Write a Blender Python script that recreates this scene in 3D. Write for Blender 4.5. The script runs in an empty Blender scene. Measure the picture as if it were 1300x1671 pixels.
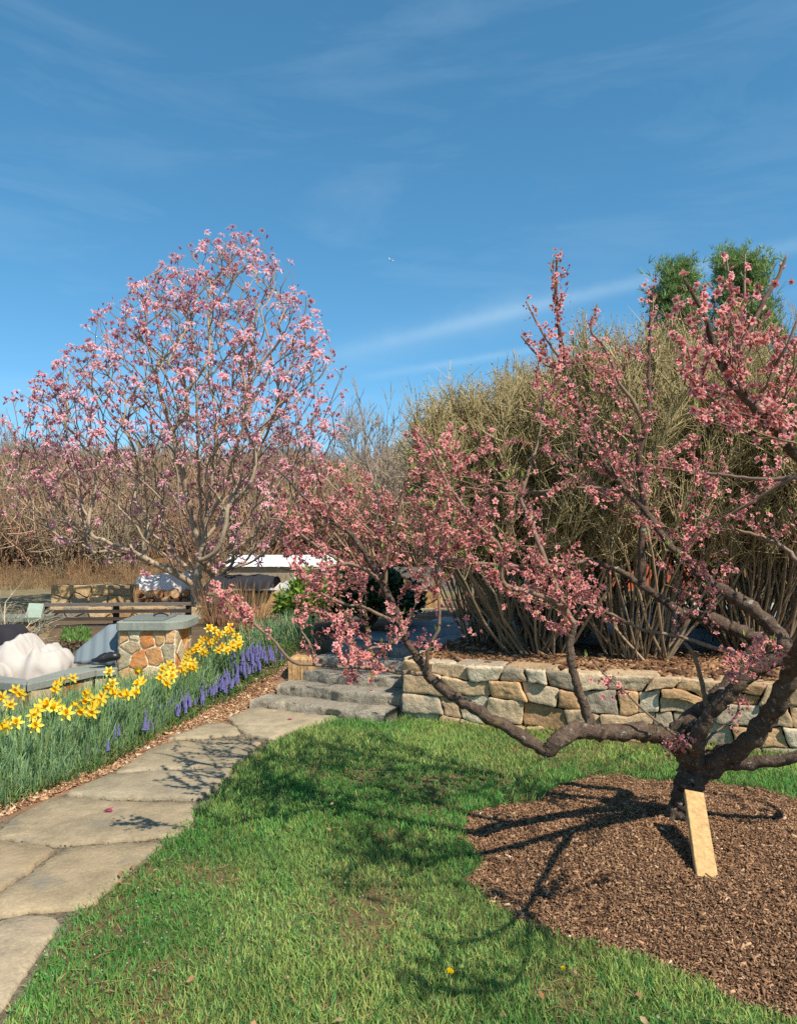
import bpy, math, random
import numpy as np
from mathutils import Vector, Matrix

# ------------------------------------------------------------------ camera
SC = bpy.context.scene
COL = SC.collection
FPX, CX, CY = 1255.0, 650.0, 835.5
TILT = math.atan(34.5 / FPX)
CAMH = 1.6
cam_data = bpy.data.cameras.new("camera")
cam_data.sensor_fit = 'VERTICAL'
cam_data.sensor_height = 24.0
cam_data.lens = FPX / 1671.0 * 24.0
cam_data.clip_start = 0.05
cam_data.clip_end = 4000.0
cam = bpy.data.objects.new("camera", cam_data)
COL.objects.link(cam)
cam.location = (0, 0, CAMH)
cam.rotation_euler = (math.pi / 2 + TILT, 0, 0)
SC.camera = cam

# ------------------------------------------------------------------ world and sun
TO_SUN = Vector((0.55, -0.65, 1.0)).normalized()
SUN_EL = math.asin(TO_SUN.z)
SUN_ROT = math.atan2(TO_SUN.x, TO_SUN.y)
world = bpy.data.worlds.new("World")
SC.world = world
world.use_nodes = True
nt = world.node_tree
nt.nodes.clear()
wo = nt.nodes.new('ShaderNodeOutputWorld')
bg = nt.nodes.new('ShaderNodeBackground')
sky = nt.nodes.new('ShaderNodeTexSky')
sky.sky_type = 'NISHITA'
sky.sun_disc = False
sky.sun_elevation = SUN_EL
sky.sun_rotation = SUN_ROT
sky.air_density = 0.62
sky.dust_density = 0.0
sky.ozone_density = 4.5
sky.altitude = 100
hsv = nt.nodes.new('ShaderNodeHueSaturation')
hsv.inputs['Hue'].default_value = 0.484
hsv.inputs['Saturation'].default_value = 1.33
hsv.inputs['Value'].default_value = 1.21
gam = nt.nodes.new('ShaderNodeGamma')
gam.inputs['Gamma'].default_value = 0.72
nt.links.new(sky.outputs[0], gam.inputs['Color'])
nt.links.new(gam.outputs[0], hsv.inputs['Color'])
# thin cirrus: streaky noise on the sky direction, and one long faint contrail
tc = nt.nodes.new('ShaderNodeTexCoord')
mp = nt.nodes.new('ShaderNodeMapping')
mp.inputs['Rotation'].default_value = (0.0, math.radians(14), math.radians(20))
mp.inputs['Scale'].default_value = (1.6, 1.6, 8.0)
nt.links.new(tc.outputs['Generated'], mp.inputs['Vector'])
nz = nt.nodes.new('ShaderNodeTexNoise')
nz.inputs['Scale'].default_value = 1.7
nz.inputs['Detail'].default_value = 7.0
nz.inputs['Roughness'].default_value = 0.6
nz.inputs['Distortion'].default_value = 0.6
nt.links.new(mp.outputs[0], nz.inputs['Vector'])
rp = nt.nodes.new('ShaderNodeValToRGB')
rp.color_ramp.elements[0].position = 0.47
rp.color_ramp.elements[0].color = (0, 0, 0, 1)
rp.color_ramp.elements[1].position = 0.80
rp.color_ramp.elements[1].color = (0.13, 0.13, 0.13, 1)
nt.links.new(nz.outputs['Fac'], rp.inputs['Fac'])


def math_node(op, a, b=None, c=None):
    n = nt.nodes.new('ShaderNodeMath')
    n.operation = op
    for i, v in enumerate((a, b, c)):
        if v is None:
            continue
        if isinstance(v, (int, float)):
            n.inputs[i].default_value = v
        else:
            nt.links.new(v, n.inputs[i])
    return n.outputs[0]


def sky_dir(px, py):
    f = Vector((0, math.cos(TILT), math.sin(TILT)))
    u = Vector((0, -math.sin(TILT), math.cos(TILT)))
    return (f + Vector((1, 0, 0)) * ((px - CX) / FPX) + u * (-(py - CY) / FPX)).normalized()


def streak(p0, p1, width, amount, seed):
    """a cloud band on the celestial sphere along the great circle through two sky directions"""
    a, b = sky_dir(*p0), sky_dir(*p1)
    n = a.cross(b).normalized()
    m = (a + b).normalized()
    dn = nt.nodes.new('ShaderNodeVectorMath'); dn.operation = 'DOT_PRODUCT'
    nt.links.new(tc.outputs['Generated'], dn.inputs[0]); dn.inputs[1].default_value = n
    dm = nt.nodes.new('ShaderNodeVectorMath'); dm.operation = 'DOT_PRODUCT'
    nt.links.new(tc.outputs['Generated'], dm.inputs[0]); dm.inputs[1].default_value = m
    n2 = nt.nodes.new('ShaderNodeTexNoise')
    n2.inputs['Scale'].default_value = 9.0 + seed
    n2.inputs['Detail'].default_value = 6.0
    n2.inputs['Roughness'].default_value = 0.65
    nt.links.new(tc.outputs['Generated'], n2.inputs['Vector'])
    wob = math_node('MULTIPLY_ADD', n2.outputs['Fac'], width * 1.2, -width * 0.6)
    off = math_node('ADD', dn.outputs['Value'], wob)
    q = math_node('DIVIDE', off, width)
    q = math_node('MULTIPLY', q, q)
    g = math_node('POWER', 2.718, math_node('MULTIPLY', q, -1.0))
    half = a.angle(b) * 0.5
    lo, hi = math.cos(half * 1.25), math.cos(half * 0.5)
    fade = nt.nodes.new('ShaderNodeMapRange')
    fade.inputs['From Min'].default_value = lo
    fade.inputs['From Max'].default_value = hi
    nt.links.new(dm.outputs['Value'], fade.inputs['Value'])
    t = math_node('MULTIPLY', g, fade.outputs[0])
    t = math_node('MULTIPLY', t, n2.outputs['Fac'])
    return math_node('MULTIPLY', t, amount)


cl = math_node('ADD', rp.outputs['Color'], streak((560, 575), (1420, 370), 0.009, 0.36, 0))
cl = math_node('ADD', cl, streak((540, 590), (940, 470), 0.022, 0.16, 3))
cl = math_node('ADD', cl, streak((620, 612), (1020, 545), 0.005, 0.32, 5))
cl = math_node('MINIMUM', cl, 0.6)
mixc = nt.nodes.new('ShaderNodeMixRGB')
mixc.inputs['Color2'].default_value = (3.0, 3.9, 4.5, 1)
nt.links.new(cl, mixc.inputs['Fac'])
nt.links.new(hsv.outputs[0], mixc.inputs['Color1'])
nt.links.new(mixc.outputs[0], bg.inputs['Color'])
bg.inputs['Strength'].default_value = 0.15
nt.links.new(bg.outputs[0], wo.inputs[0])

sun = bpy.data.lights.new("sun", 'SUN')
sun.energy = 4.3
sun.angle = math.radians(0.5)
sun.color = (1.0, 0.93, 0.82)
sun_o = bpy.data.objects.new("sun", sun)
COL.objects.link(sun_o)
sun_o.rotation_euler = TO_SUN.to_track_quat('Z', 'Y').to_euler()
sun_o.location = (6, -7, 12)
SC.view_settings.view_transform = 'Standard'
SC.view_settings.look = 'None'
SC.view_settings.exposure = 0.63
SC.view_settings.gamma = 1.0
SC.cycles.max_bounces = 8
SC.cycles.diffuse_bounces = 5
SC.cycles.transparent_max_bounces = 4
SC.cycles.use_adaptive_sampling = True
SC.cycles.use_denoising = False

# ------------------------------------------------------------------ helpers
RNG = np.random.default_rng(7)


def P(px, py, d):
    """world point seen at photo pixel (px,py) at distance d straight ahead"""
    x = (px - CX) / FPX
    y = -(py - CY) / FPX
    dy = math.cos(TILT) - y * math.sin(TILT)
    dz = math.sin(TILT) + y * math.cos(TILT)
    s = d / dy
    return np.array([x * s, d, CAMH + dz * s])


def G(px, py, z=0.0):
    """world point where the ray of a pixel meets height z"""
    x = (px - CX) / FPX
    y = -(py - CY) / FPX
    dy = math.cos(TILT) - y * math.sin(TILT)
    dz = math.sin(TILT) + y * math.cos(TILT)
    s = (z - CAMH) / dz
    return np.array([x * s, dy * s, z])


def lin(r, g, b):
    v = np.array([r, g, b], float) / 255.0
    return np.where(v <= 0.04045, v / 12.92, ((v + 0.055) / 1.055) ** 2.4)


def vnoise(x, y, scale=1.0, seed=0):
    """smooth value noise in 0..1"""
    r = np.random.default_rng(seed + 1000)
    T = r.random((64, 64))
    x = np.asarray(x, float) * scale + 17.3
    y = np.asarray(y, float) * scale + 5.7
    xi = np.floor(x).astype(int); yi = np.floor(y).astype(int)
    fx = x - xi; fy = y - yi
    fx = fx * fx * (3 - 2 * fx); fy = fy * fy * (3 - 2 * fy)
    a = T[xi % 64, yi % 64]; b = T[(xi + 1) % 64, yi % 64]
    c = T[xi % 64, (yi + 1) % 64]; d = T[(xi + 1) % 64, (yi + 1) % 64]
    return (a * (1 - fx) + b * fx) * (1 - fy) + (c * (1 - fx) + d * fx) * fy


def fnoise(x, y, scale=1.0, seed=0):
    return (vnoise(x, y, scale, seed) + 0.5 * vnoise(x, y, scale * 2.1, seed + 1) + 0.25 * vnoise(x, y, scale * 4.3, seed + 2)) / 1.75


def smooth(t):
    t = np.clip(t, 0, 1)
    return t * t * (3 - 2 * t)


def unit(v):
    v = np.asarray(v, float)
    return v / np.maximum(np.linalg.norm(v, axis=-1, keepdims=True), 1e-9)


class MB:
    """collects vertices, faces and a base colour per vertex; build() links them as one mesh"""
    def __init__(self):
        self.v, self.f, self.c, self.n = [], [], [], 0

    def add(self, V, F, C):
        V = np.asarray(V, float).reshape(-1, 3)
        C = np.asarray(C, float)
        if C.ndim == 1:
            C = np.broadcast_to(C, (len(V), 3))
        self.v.append(V)
        self.c.append(C)
        if isinstance(F, np.ndarray):
            F = [F]
        for fa in F:
            fa = np.asarray(fa, int)
            if fa.size:
                if fa.ndim == 1:
                    fa = fa[None, :]
                self.f.append(fa + self.n)
        self.n += len(V)
        return self

    def build(self, name, mat, parent=None, origin=None, smooth_shade=True, kind=None):
        V = np.concatenate(self.v)
        C = np.concatenate(self.c)
        if origin is None and parent is not None:
            origin = parent.get('_o', None)
            origin = np.array(origin[:]) if origin is not None else np.zeros(3)
        if origin is not None:
            V = V - np.asarray(origin)
        me = bpy.data.meshes.new(name)
        me.vertices.add(len(V))
        me.vertices.foreach_set('co', V.astype(np.float32).ravel())
        loops = np.concatenate([f.ravel() for f in self.f]).astype(np.int32)
        tot = np.concatenate([np.full(len(f), f.shape[1]) for f in self.f])
        start = np.concatenate([[0], np.cumsum(tot)[:-1]]).astype(np.int32)
        me.loops.add(len(loops))
        me.loops.foreach_set('vertex_index', loops)
        me.polygons.add(len(start))
        me.polygons.foreach_set('loop_start', start)
        me.polygons.foreach_set('use_smooth', np.full(len(start), smooth_shade))
        me.update(calc_edges=True)
        at = me.attributes.new('Col', 'FLOAT_COLOR', 'POINT')
        C4 = np.ones((len(V), 4), np.float32)
        C4[:, :3] = np.clip(C, 0, 1)
        at.data.foreach_set('color', C4.ravel())
        me.materials.append(mat)
        o = bpy.data.objects.new(name, me)
        COL.objects.link(o)
        if parent is not None:
            o.parent = parent
            if '_o' in parent:
                o['_o'] = parent['_o']
        elif origin is not None:
            o.location = Vector(origin)
            o['_o'] = [float(q) for q in origin]
        if kind:
            o['kind'] = kind
        return o


def tag(o, label, cat, group=None):
    o['label'] = label
    o['category'] = cat
    if group:
        o['group'] = group
    return o


def thing(name, label, cat, loc=(0, 0, 0), group=None):
    o = bpy.data.objects.new(name, None)
    COL.objects.link(o)
    o.location = Vector(loc)
    o.empty_display_size = 0.1
    o['_o'] = [float(q) for q in loc]
    return tag(o, label, cat, group)


def tubes(mb, PT, R, sides, C, knob=0.0, seed=0):
    """batch of tubes: PT (T,N,3), R (T,N), C (3,), (T,3) or (T,N,3)"""
    PT = np.asarray(PT, float); R = np.asarray(R, float)
    if PT.ndim == 2:
        PT = PT[None]; R = R[None]
    T, N, _ = PT.shape
    t = unit(np.gradient(PT, axis=1))
    av = unit(PT[:, -1] - PT[:, 0])
    ref = np.where(np.abs(av[:, 2:3]) > 0.75, np.array([[1.0, 0.13, 0]]), np.array([[0.05, 0.1, 1.0]]))
    n1 = unit(np.cross(t, ref[:, None, :]))
    n2 = np.cross(t, n1)
    ang = np.arange(sides) * 2 * math.pi / sides
    RR = R[:, :, None]
    if knob:
        r = np.random.default_rng(seed)
        RR = RR * (1 + knob * (r.random((T, N, sides)) - 0.5) * 2)
    else:
        RR = np.broadcast_to(RR, (T, N, sides))
    V = PT[:, :, None, :] + RR[..., None] * (np.cos(ang)[None, None, :, None] * n1[:, :, None, :] + np.sin(ang)[None, None, :, None] * n2[:, :, None, :])
    idx = np.arange(T * N * sides).reshape(T, N, sides)
    a = idx[:, :-1, :]; b = np.roll(a, -1, axis=2); d = idx[:, 1:, :]; c = np.roll(d, -1, axis=2)
    F = np.stack([a, b, c, d], -1).reshape(-1, 4)
    C = np.asarray(C, float)
    if C.ndim == 1:
        CC = np.broadcast_to(C, (T, N, sides, 3))
    elif C.ndim == 2:
        CC = np.broadcast_to(C[:, None, None, :], (T, N, sides, 3))
    else:
        CC = np.broadcast_to(C[:, :, None, :], (T, N, sides, 3))
    mb.add(V.reshape(-1, 3), F, CC.reshape(-1, 3))


def catmull(pts, n):
    """resample a polyline (M,k) by a Catmull-Rom spline to n points"""
    p = np.asarray(pts, float)
    if len(p) == 2:
        return p[0] + (p[1] - p[0]) * np.linspace(0, 1, n)[:, None]
    q = np.vstack([2 * p[0] - p[1], p, 2 * p[-1] - p[-2]])
    seg = np.linalg.norm(np.diff(p[:, :3], axis=0), axis=1)
    s = np.concatenate([[0], np.cumsum(seg)])
    u = np.linspace(0, s[-1], n)
    i = np.clip(np.searchsorted(s, u, side='right') - 1, 0, len(p) - 2)
    t = ((u - s[i]) / np.maximum(seg[i], 1e-9))[:, None]
    a, b, c, d = q[i], q[i + 1], q[i + 2], q[i + 3]
    return 0.5 * (2 * b + (c - a) * t + (2 * a - 5 * b + 4 * c - d) * t * t + (3 * b - a - 3 * c + d) * t ** 3)


def frames(D, spin):
    """rotation matrices (m,3,3) that send local z to D, spun about it"""
    D = unit(D)
    ref = np.where(np.abs(D[:, 2:3]) > 0.9, np.array([[1.0, 0, 0]]), np.array([[0, 0, 1.0]]))
    x = unit(np.cross(ref, D)); y = np.cross(D, x)
    c, s = np.cos(spin)[:, None], np.sin(spin)[:, None]
    X = c * x + s * y; Y = -s * x + c * y
    return np.stack([X, Y, D], axis=2)


def inst(mb, tv, tf, tcol, pos, rot, scale, tint=None):
    m, n = len(pos), len(tv)
    sc = np.asarray(scale, float)
    if sc.ndim == 1:
        sc = sc[:, None, None]
    else:
        sc = sc[:, None, :]
    V = np.einsum('mij,mnj->mni', rot, tv[None] * sc) + pos[:, None, :]
    Fs = [(fa[None] + (np.arange(m) * n)[:, None, None]).reshape(-1, fa.shape[1]) for fa in tf]
    C = np.broadcast_to(tcol[None], (m, n, 3))
    if tint is not None:
        C = C * tint[:, None, :]
    mb.add(V.reshape(-1, 3), Fs, C.reshape(-1, 3))


def box(mb, lo, hi, C):
    x0, y0, z0 = lo; x1, y1, z1 = hi
    V = [(x0, y0, z0), (x1, y0, z0), (x1, y1, z0), (x0, y1, z0), (x0, y0, z1), (x1, y0, z1), (x1, y1, z1), (x0, y1, z1)]
    F = np.array([(3, 2, 1, 0), (4, 5, 6, 7), (0, 1, 5, 4), (1, 2, 6, 5), (2, 3, 7, 6), (3, 0, 4, 7)])
    mb.add(V, F, C)


def obox(mb, O, U, N, a0, a1, b0, b1, z0, z1, C):
    """box in the frame of a horizontal direction U and its outward normal N"""
    V = [O + U * a + N * b + np.array([0, 0, z]) for z in (z0, z1) for a, b in ((a0, b0), (a1, b0), (a1, b1), (a0, b1))]
    F = np.array([(3, 2, 1, 0), (4, 5, 6, 7), (0, 1, 5, 4), (1, 2, 6, 5), (2, 3, 7, 6), (3, 0, 4, 7)])
    mb.add(np.array(V), F, C)


# ------------------------------------------------------------------ materials
def material(name, rough=0.85, noise=(8.0, 0.25), bump=(20.0, 0.3, 0.01), trans=0.0, spec=0.3, extra=None, streaky=None, grain=None):
    """base colour from the mesh colour attribute, broken up by noise; bump; optional leaf translucency"""
    m = bpy.data.materials.new(name)
    m.use_nodes = True
    t = m.node_tree
    L = t.links
    t.nodes.clear()
    out = t.nodes.new('ShaderNodeOutputMaterial')
    pb = t.nodes.new('ShaderNodeBsdfPrincipled')
    pb.inputs['Roughness'].default_value = rough
    pb.inputs['Specular IOR Level'].default_value = spec
    at = t.nodes.new('ShaderNodeAttribute'); at.attribute_name = 'Col'
    col = at.outputs['Color']
    tcn = t.nodes.new('ShaderNodeTexCoord')
    vec = tcn.outputs['Object']
    if streaky:
        mpn = t.nodes.new('ShaderNodeMapping')
        mpn.inputs['Scale'].default_value = streaky
        L.new(vec, mpn.inputs['Vector'])
        vec = mpn.outputs[0]
    if noise:
        for sc_, am in ([noise] if isinstance(noise[0], (int, float)) else noise):
            n = t.nodes.new('ShaderNodeTexNoise')
            n.inputs['Scale'].default_value = sc_
            n.inputs['Detail'].default_value = 6
            n.inputs['Roughness'].default_value = 0.65
            L.new(vec, n.inputs['Vector'])
            mr = t.nodes.new('ShaderNodeMapRange')
            mr.inputs['From Min'].default_value = 0.3
            mr.inputs['From Max'].default_value = 0.7
            mr.inputs['To Min'].default_value = 1 - am
            mr.inputs['To Max'].default_value = 1 + am
            L.new(n.outputs['Fac'], mr.inputs['Value'])
            mx = t.nodes.new('ShaderNodeMixRGB'); mx.blend_type = 'MULTIPLY'
            mx.inputs['Fac'].default_value = 1
            L.new(col, mx.inputs['Color1'])
            L.new(mr.outputs[0], mx.inputs['Color2'])
            col = mx.outputs[0]
    for ex in (extra or []):
        # patches of another colour: (scale, threshold, softness, colour)
        n = t.nodes.new('ShaderNodeTexNoise')
        n.inputs['Scale'].default_value = ex[0]
        n.inputs['Detail'].default_value = 5
        n.inputs['Roughness'].default_value = 0.6
        L.new(vec, n.inputs['Vector'])
        mr = t.nodes.new('ShaderNodeMapRange')
        mr.inputs['From Min'].default_value = ex[1]
        mr.inputs['From Max'].default_value = ex[1] + ex[2]
        L.new(n.outputs['Fac'], mr.inputs['Value'])
        mx = t.nodes.new('ShaderNodeMixRGB')
        mx.inputs['Color2'].default_value = (*ex[3], 1)
        L.new(col, mx.inputs['Color1'])
        L.new(mr.outputs[0], mx.inputs['Fac'])
        col = mx.outputs[0]
    L.new(col, pb.inputs['Base Color'])
    if bump:
        n = t.nodes.new('ShaderNodeTexNoise')
        n.inputs['Scale'].default_value = bump[0]
        n.inputs['Detail'].default_value = 8
        n.inputs['Roughness'].default_value = 0.65
        L.new(vec, n.inputs['Vector'])
        b = t.nodes.new('ShaderNodeBump')
        b.inputs['Strength'].default_value = bump[1]
        b.inputs['Distance'].default_value = bump[2]
        L.new(n.outputs['Fac'], b.inputs['Height'])
        L.new(b.outputs[0], pb.inputs['Normal'])
    if trans:
        tr = t.nodes.new('ShaderNodeBsdfTranslucent')
        L.new(col, tr.inputs['Color'])
        ms = t.nodes.new('ShaderNodeMixShader')
        ms.inputs['Fac'].default_value = trans
        L.new(pb.outputs[0], ms.inputs[1])
        L.new(tr.outputs[0], ms.inputs[2])
        L.new(ms.outputs[0], out.inputs[0])
    else:
        L.new(pb.outputs[0], out.inputs[0])
    return m


M = {
    'ground': material('ground soil', 0.95, [(3.0, 0.25), (40, 0.3)], (60, 0.6, 0.02)),
    'grass': material('grass blades', 0.6, (1.2, 0.15), None, trans=0.35, spec=0.25),
    'chips': material('bark chips', 0.95, (30, 0.3), None, spec=0.1),
    'mulch': material('bark mulch', 1.0, [(6, 0.25), (60, 0.45)], (45, 1.0, 0.03), spec=0.05),
    'flag': material('sandstone flag', 0.8, [(1.3, 0.22), (9, 0.2), (70, 0.2)], (16, 0.7, 0.018), spec=0.2,
                     extra=[(2.3, 0.56, 0.20, lin(166, 146, 116)), (4.1, 0.58, 0.16, lin(126, 118, 104))]),
    'stepstone': material('step stone', 0.85, [(3, 0.22), (40, 0.2)], (18, 1.0, 0.035), spec=0.2,
                          extra=[(4.0, 0.55, 0.2, lin(96, 90, 78)), (7.0, 0.6, 0.12, lin(172, 158, 132))]),
    'bluestone': material('bluestone', 0.7, [(2.5, 0.15), (40, 0.1)], (40, 0.3, 0.006), spec=0.3),
    'wallstone': material('wall stone', 0.9, [(5, 0.25), (28, 0.25)], (22, 0.9, 0.02), spec=0.15,
                          extra=[(5.0, 0.56, 0.18, lin(184, 148, 106)), (13.0, 0.70, 0.10, lin(96, 90, 82))]),
    'mortar': material('wall core', 1.0, (30, 0.25), (60, 0.6, 0.01), spec=0.05),
    'barkpeach': material('peach bark', 0.85, [(12, 0.4), (60, 0.4)], (45, 1.0, 0.02), spec=0.2,
                          extra=[(34.0, 0.60, 0.07, lin(150, 148, 134)), (15.0, 0.60, 0.10, lin(118, 98, 70))]),
    'barktwig': material('peach twig bark', 0.6, (30, 0.3), None, spec=0.3),
    'barkmag': material('magnolia bark', 0.85, [(8, 0.25), (40, 0.25)], (40, 0.6, 0.01), spec=0.15),
    'petal': material('petals', 0.55, None, None, trans=0.38, spec=0.25),
    'leaf': material('leaves', 0.45, None, None, trans=0.35, spec=0.35),
    'gloss': material('glossy leaves', 0.35, None, None, trans=0.15, spec=0.5),
    'twig': material('bare twigs', 0.85, (3.0, 0.3), None, spec=0.15),
    'cloth': material('canvas cover', 0.85, (6, 0.06), (60, 0.2, 0.004), spec=0.2),
    'plastic': material('plastic sheet', 0.35, (8, 0.12), (25, 0.4, 0.01), spec=0.5),
    'oldwood': material('weathered wood', 0.85, [(6, 0.3), (30, 0.2)], (40, 0.5, 0.008), spec=0.15, streaky=(1, 8, 8)),
    'lumber': material('new lumber', 0.7, [(4, 0.28), (14, 0.2)], (30, 0.3, 0.004), spec=0.25, streaky=(9, 9, 1.4),
                       extra=[(3.2, 0.60, 0.12, lin(160, 116, 66))]),
    'brick': material('brick siding', 0.9, [(2, 0.15), (25, 0.15)], (20, 0.3, 0.01), spec=0.1),
    'paint': material('painted shell', 0.6, (3, 0.05), None, spec=0.3),
    'needle': material('pine needles', 0.6, (2, 0.2), None, trans=0.2, spec=0.2),
    'hill': material('brushy hill', 1.0, [(0.2, 0.3), (1.5, 0.35)], None, spec=0.05),
}
wm = bpy.data.materials.new('pool water'); wm.use_nodes = True
_pb = wm.node_tree.nodes['Principled BSDF']
_pb.inputs['Base Color'].default_value = (*lin(120, 175, 195), 1); _pb.inputs['Roughness'].default_value = 0.12
_nn = wm.node_tree.nodes.new('ShaderNodeTexNoise'); _nn.inputs['Scale'].default_value = 9
_bb = wm.node_tree.nodes.new('ShaderNodeBump'); _bb.inputs['Strength'].default_value = 0.15
wm.node_tree.links.new(_nn.outputs['Fac'], _bb.inputs['Height']); wm.node_tree.links.new(_bb.outputs[0], _pb.inputs['Normal'])

# ------------------------------------------------------------------ layout: the wall and stair line
WA = np.array([0.05, 6.72])
WU = np.array([math.cos(math.radians(-22.5)), math.sin(math.radians(-22.5))])
WV = np.array([-WU[1], WU[0]])
TZ = 0.47                                  # height of the upper terrace
U3 = np.array([WU[0], WU[1], 0.0]); V3 = np.array([WV[0], WV[1], 0.0])
WO = np.array([WA[0], WA[1], 0.0])
MULCH_C, MULCH_R = np.array([1.57, 3.83]), 1.19


def ab(x, y):
    dx, dy = np.asarray(x) - WA[0], np.asarray(y) - WA[1]
    return dx * WU[0] + dy * WU[1], dx * WV[0] + dy * WV[1]


def H(x, y):
    """height of the ground"""
    x = np.asarray(x, float); y = np.asarray(y, float)
    a, b = ab(x, y)
    lawn = 0.03 * (fnoise(x, y, 0.9, 3) - 0.5)
    right = np.where(b > 0.12, TZ, lawn)
    stair = np.where(b > 0.95, TZ, np.where(b > -0.2, -0.08, lawn))
    left = lawn * (1 - smooth((b + 0.2) / 1.0)) + 0.45 * smooth((b + 0.35) / 1.5)
    z = np.where(a > 0.0, right, np.where(a > -1.28, stair, left))
    r = np.hypot(x - MULCH_C[0], y - MULCH_C[1])
    z = z + 0.05 * smooth((MULCH_R - r) / 0.8)
    far = smooth((np.hypot(x, y) - 14) / 14)
    return z * (1 - far) + 0.12 * far


path_right = np.array([G(*p)[:2] for p in [(-140, 1900), (-40, 1720), (40, 1600), (110, 1500), (240, 1400), (330, 1310), (400, 1240), (480, 1195), (545, 1172)]])
path_left = np.array([G(*p)[:2] for p in [(-620, 1560), (-420, 1480), (-200, 1410), (0, 1347), (60, 1322), (170, 1272), (260, 1217), (340, 1182), (420, 1152)]])


def path_x(y, line):
    i = np.argsort(line[:, 1])
    return np.interp(y, line[i, 1], line[i, 0])


# bed of daffodils: front line, as ground points, and a width towards the back left
bed_front = []
for p in [(-330, 1452), (-150, 1388), (-20, 1328), (60, 1302), (130, 1270), (200, 1232), (270, 1194), (340, 1155), (400, 1122), (440, 1100), (462, 1082)]:
    z = 0.0
    for _ in range(12):
        g = G(*p, z)
        z = 0.6 * z + 0.4 * float(H(g[0], g[1]))
    bed_front.append(g[:2])
bed_front = np.array(bed_front)


def bed_uv(x, y):
    """signed distance behind the front line of the bed (positive = in the bed) and the position along it"""
    x = np.asarray(x, float); y = np.asarray(y, float)
    best = np.full(x.shape, 1e9); side = np.zeros(x.shape); al = np.zeros(x.shape); tot = 0
    for i in range(len(bed_front) - 1):
        p, q = bed_front[i], bed_front[i + 1]
        d = q - p; L = np.hypot(*d)
        t = np.clip(((x - p[0]) * d[0] + (y - p[1]) * d[1]) / L ** 2, 0, 1)
        dx = x - p[0] - t * d[0]; dy = y - p[1] - t * d[1]
        r = np.hypot(dx, dy)
        s = np.sign(d[0] * (y - p[1]) - d[1] * (x - p[0]))
        k = r < best
        best = np.where(k, r, best); side = np.where(k, s, side); al = np.where(k, tot + t * L, al)
        tot += L
    return best * side, al / tot


def lawn_mask(x, y):
    a, b = ab(x, y)
    r = np.hypot(x - MULCH_C[0], y - MULCH_C[1])
    edge = MULCH_R + 0.22 * (fnoise(x, y, 2.2, 11) - 0.5) * 2 + 0.08 * (fnoise(x, y, 9.0, 12) - 0.5)
    inpath = x < path_x(y, path_right) + 0.10 * (fnoise(x, y, 3.0, 15) - 0.5)
    ok = (r > edge) & ~inpath
    # the lawn ends at the wall and at the lowest step
    ok &= np.where(a > -0.02, b < -0.02, b < -0.33)
    ok &= (a > -1.6) | (y < 6.3)
    return ok


# ------------------------------------------------------------------ ground sheet
def axis(*segs):
    return np.unique(np.round(np.concatenate([np.arange(a, b, s) for a, b, s in segs]), 4))


gx = axis((-400, -40, 40), (-40, -10, 5), (-10, -4, 0.5), (-4, 4.2, 0.05), (4.2, 10, 0.5), (10, 40, 5), (40, 401, 40))
gy = axis((-60, -4, 8), (-4, 1, 0.5), (1, 9.5, 0.05), (9.5, 20, 0.5), (20, 60, 4), (60, 601, 60))
X, Y = np.meshgrid(gx, gy)
Z = H(X, Y)
a, b = ab(X, Y)
soil = lin(62, 66, 34); mulchc = lin(92, 66, 48); litter = lin(136, 104, 78); tan = lin(128, 112, 78); dirt = lin(96, 80, 60)
Cg = np.zeros(X.shape + (3,)) + lin(84, 92, 50)
n1 = fnoise(X, Y, 1.3, 21)[..., None]
Cg = Cg * (0.75 + 0.5 * n1)
dry = smooth((fnoise(X, Y, 2.6, 23) - 0.59) / 0.1)[..., None]
Cg = Cg * (1 - 0.8 * dry) + lin(112, 90, 62) * 0.8 * dry
bu, bl = bed_uv(X, Y)
strip = (X < path_x(Y, path_right)) & (Y < 9.5)
Cg[strip] = litter
bed = (bu > 0.02) & (a < -1.25) & (X > -6)
Cg[bed] = dirt
up = (b > 0.05) & (a > -1.28)
Cg[up] = lin(112, 84, 60)
farm = (np.hypot(X, Y) > 13)
Cg[farm] = tan
inm = np.hypot(X - MULCH_C[0], Y - MULCH_C[1]) < MULCH_R + 0.02
Cg[inm] = mulchc
idx = np.arange(X.size).reshape(X.shape)
F = np.stack([idx[:-1, :-1], idx[:-1, 1:], idx[1:, 1:], idx[1:, :-1]], -1).reshape(-1, 4)
MB().add(np.stack([X, Y, Z], -1), F, Cg.reshape(-1, 3)).build('ground', M['ground'], kind='structure')

# ------------------------------------------------------------------ brushy hillside beyond the garden
hx = np.linspace(-160, 160, 121); hy = np.concatenate([np.linspace(17, 75, 40), np.linspace(80, 320, 14)])
X, Y = np.meshgrid(hx, hy)
ridge = 3.6 * smooth((Y - 20) / 24) + 1.9 * smooth((Y - 50) / 40)
tilt_ = np.where(X < 4, 1.0, 0.75)
Z = 0.0 + ridge * tilt_ * (0.75 + 0.5 * fnoise(X, Y, 0.05, 31)) + 0.4 * (fnoise(X, Y, 0.3, 33) - 0.5) * smooth((Y - 18) / 5)
Z = Z + np.where(Y < 17.5, -0.3, 0.13)


def hill_z(x, y):
    r = 3.6 * smooth((y - 20) / 24) + 1.9 * smooth((y - 50) / 40)
    return 0.13 + r * np.where(x < 4, 1.0, 0.75) * (0.75 + 0.5 * fnoise(x, y, 0.05, 31)) + 0.4 * (fnoise(x, y, 0.3, 33) - 0.5) * smooth((y - 18) / 5)


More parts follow.
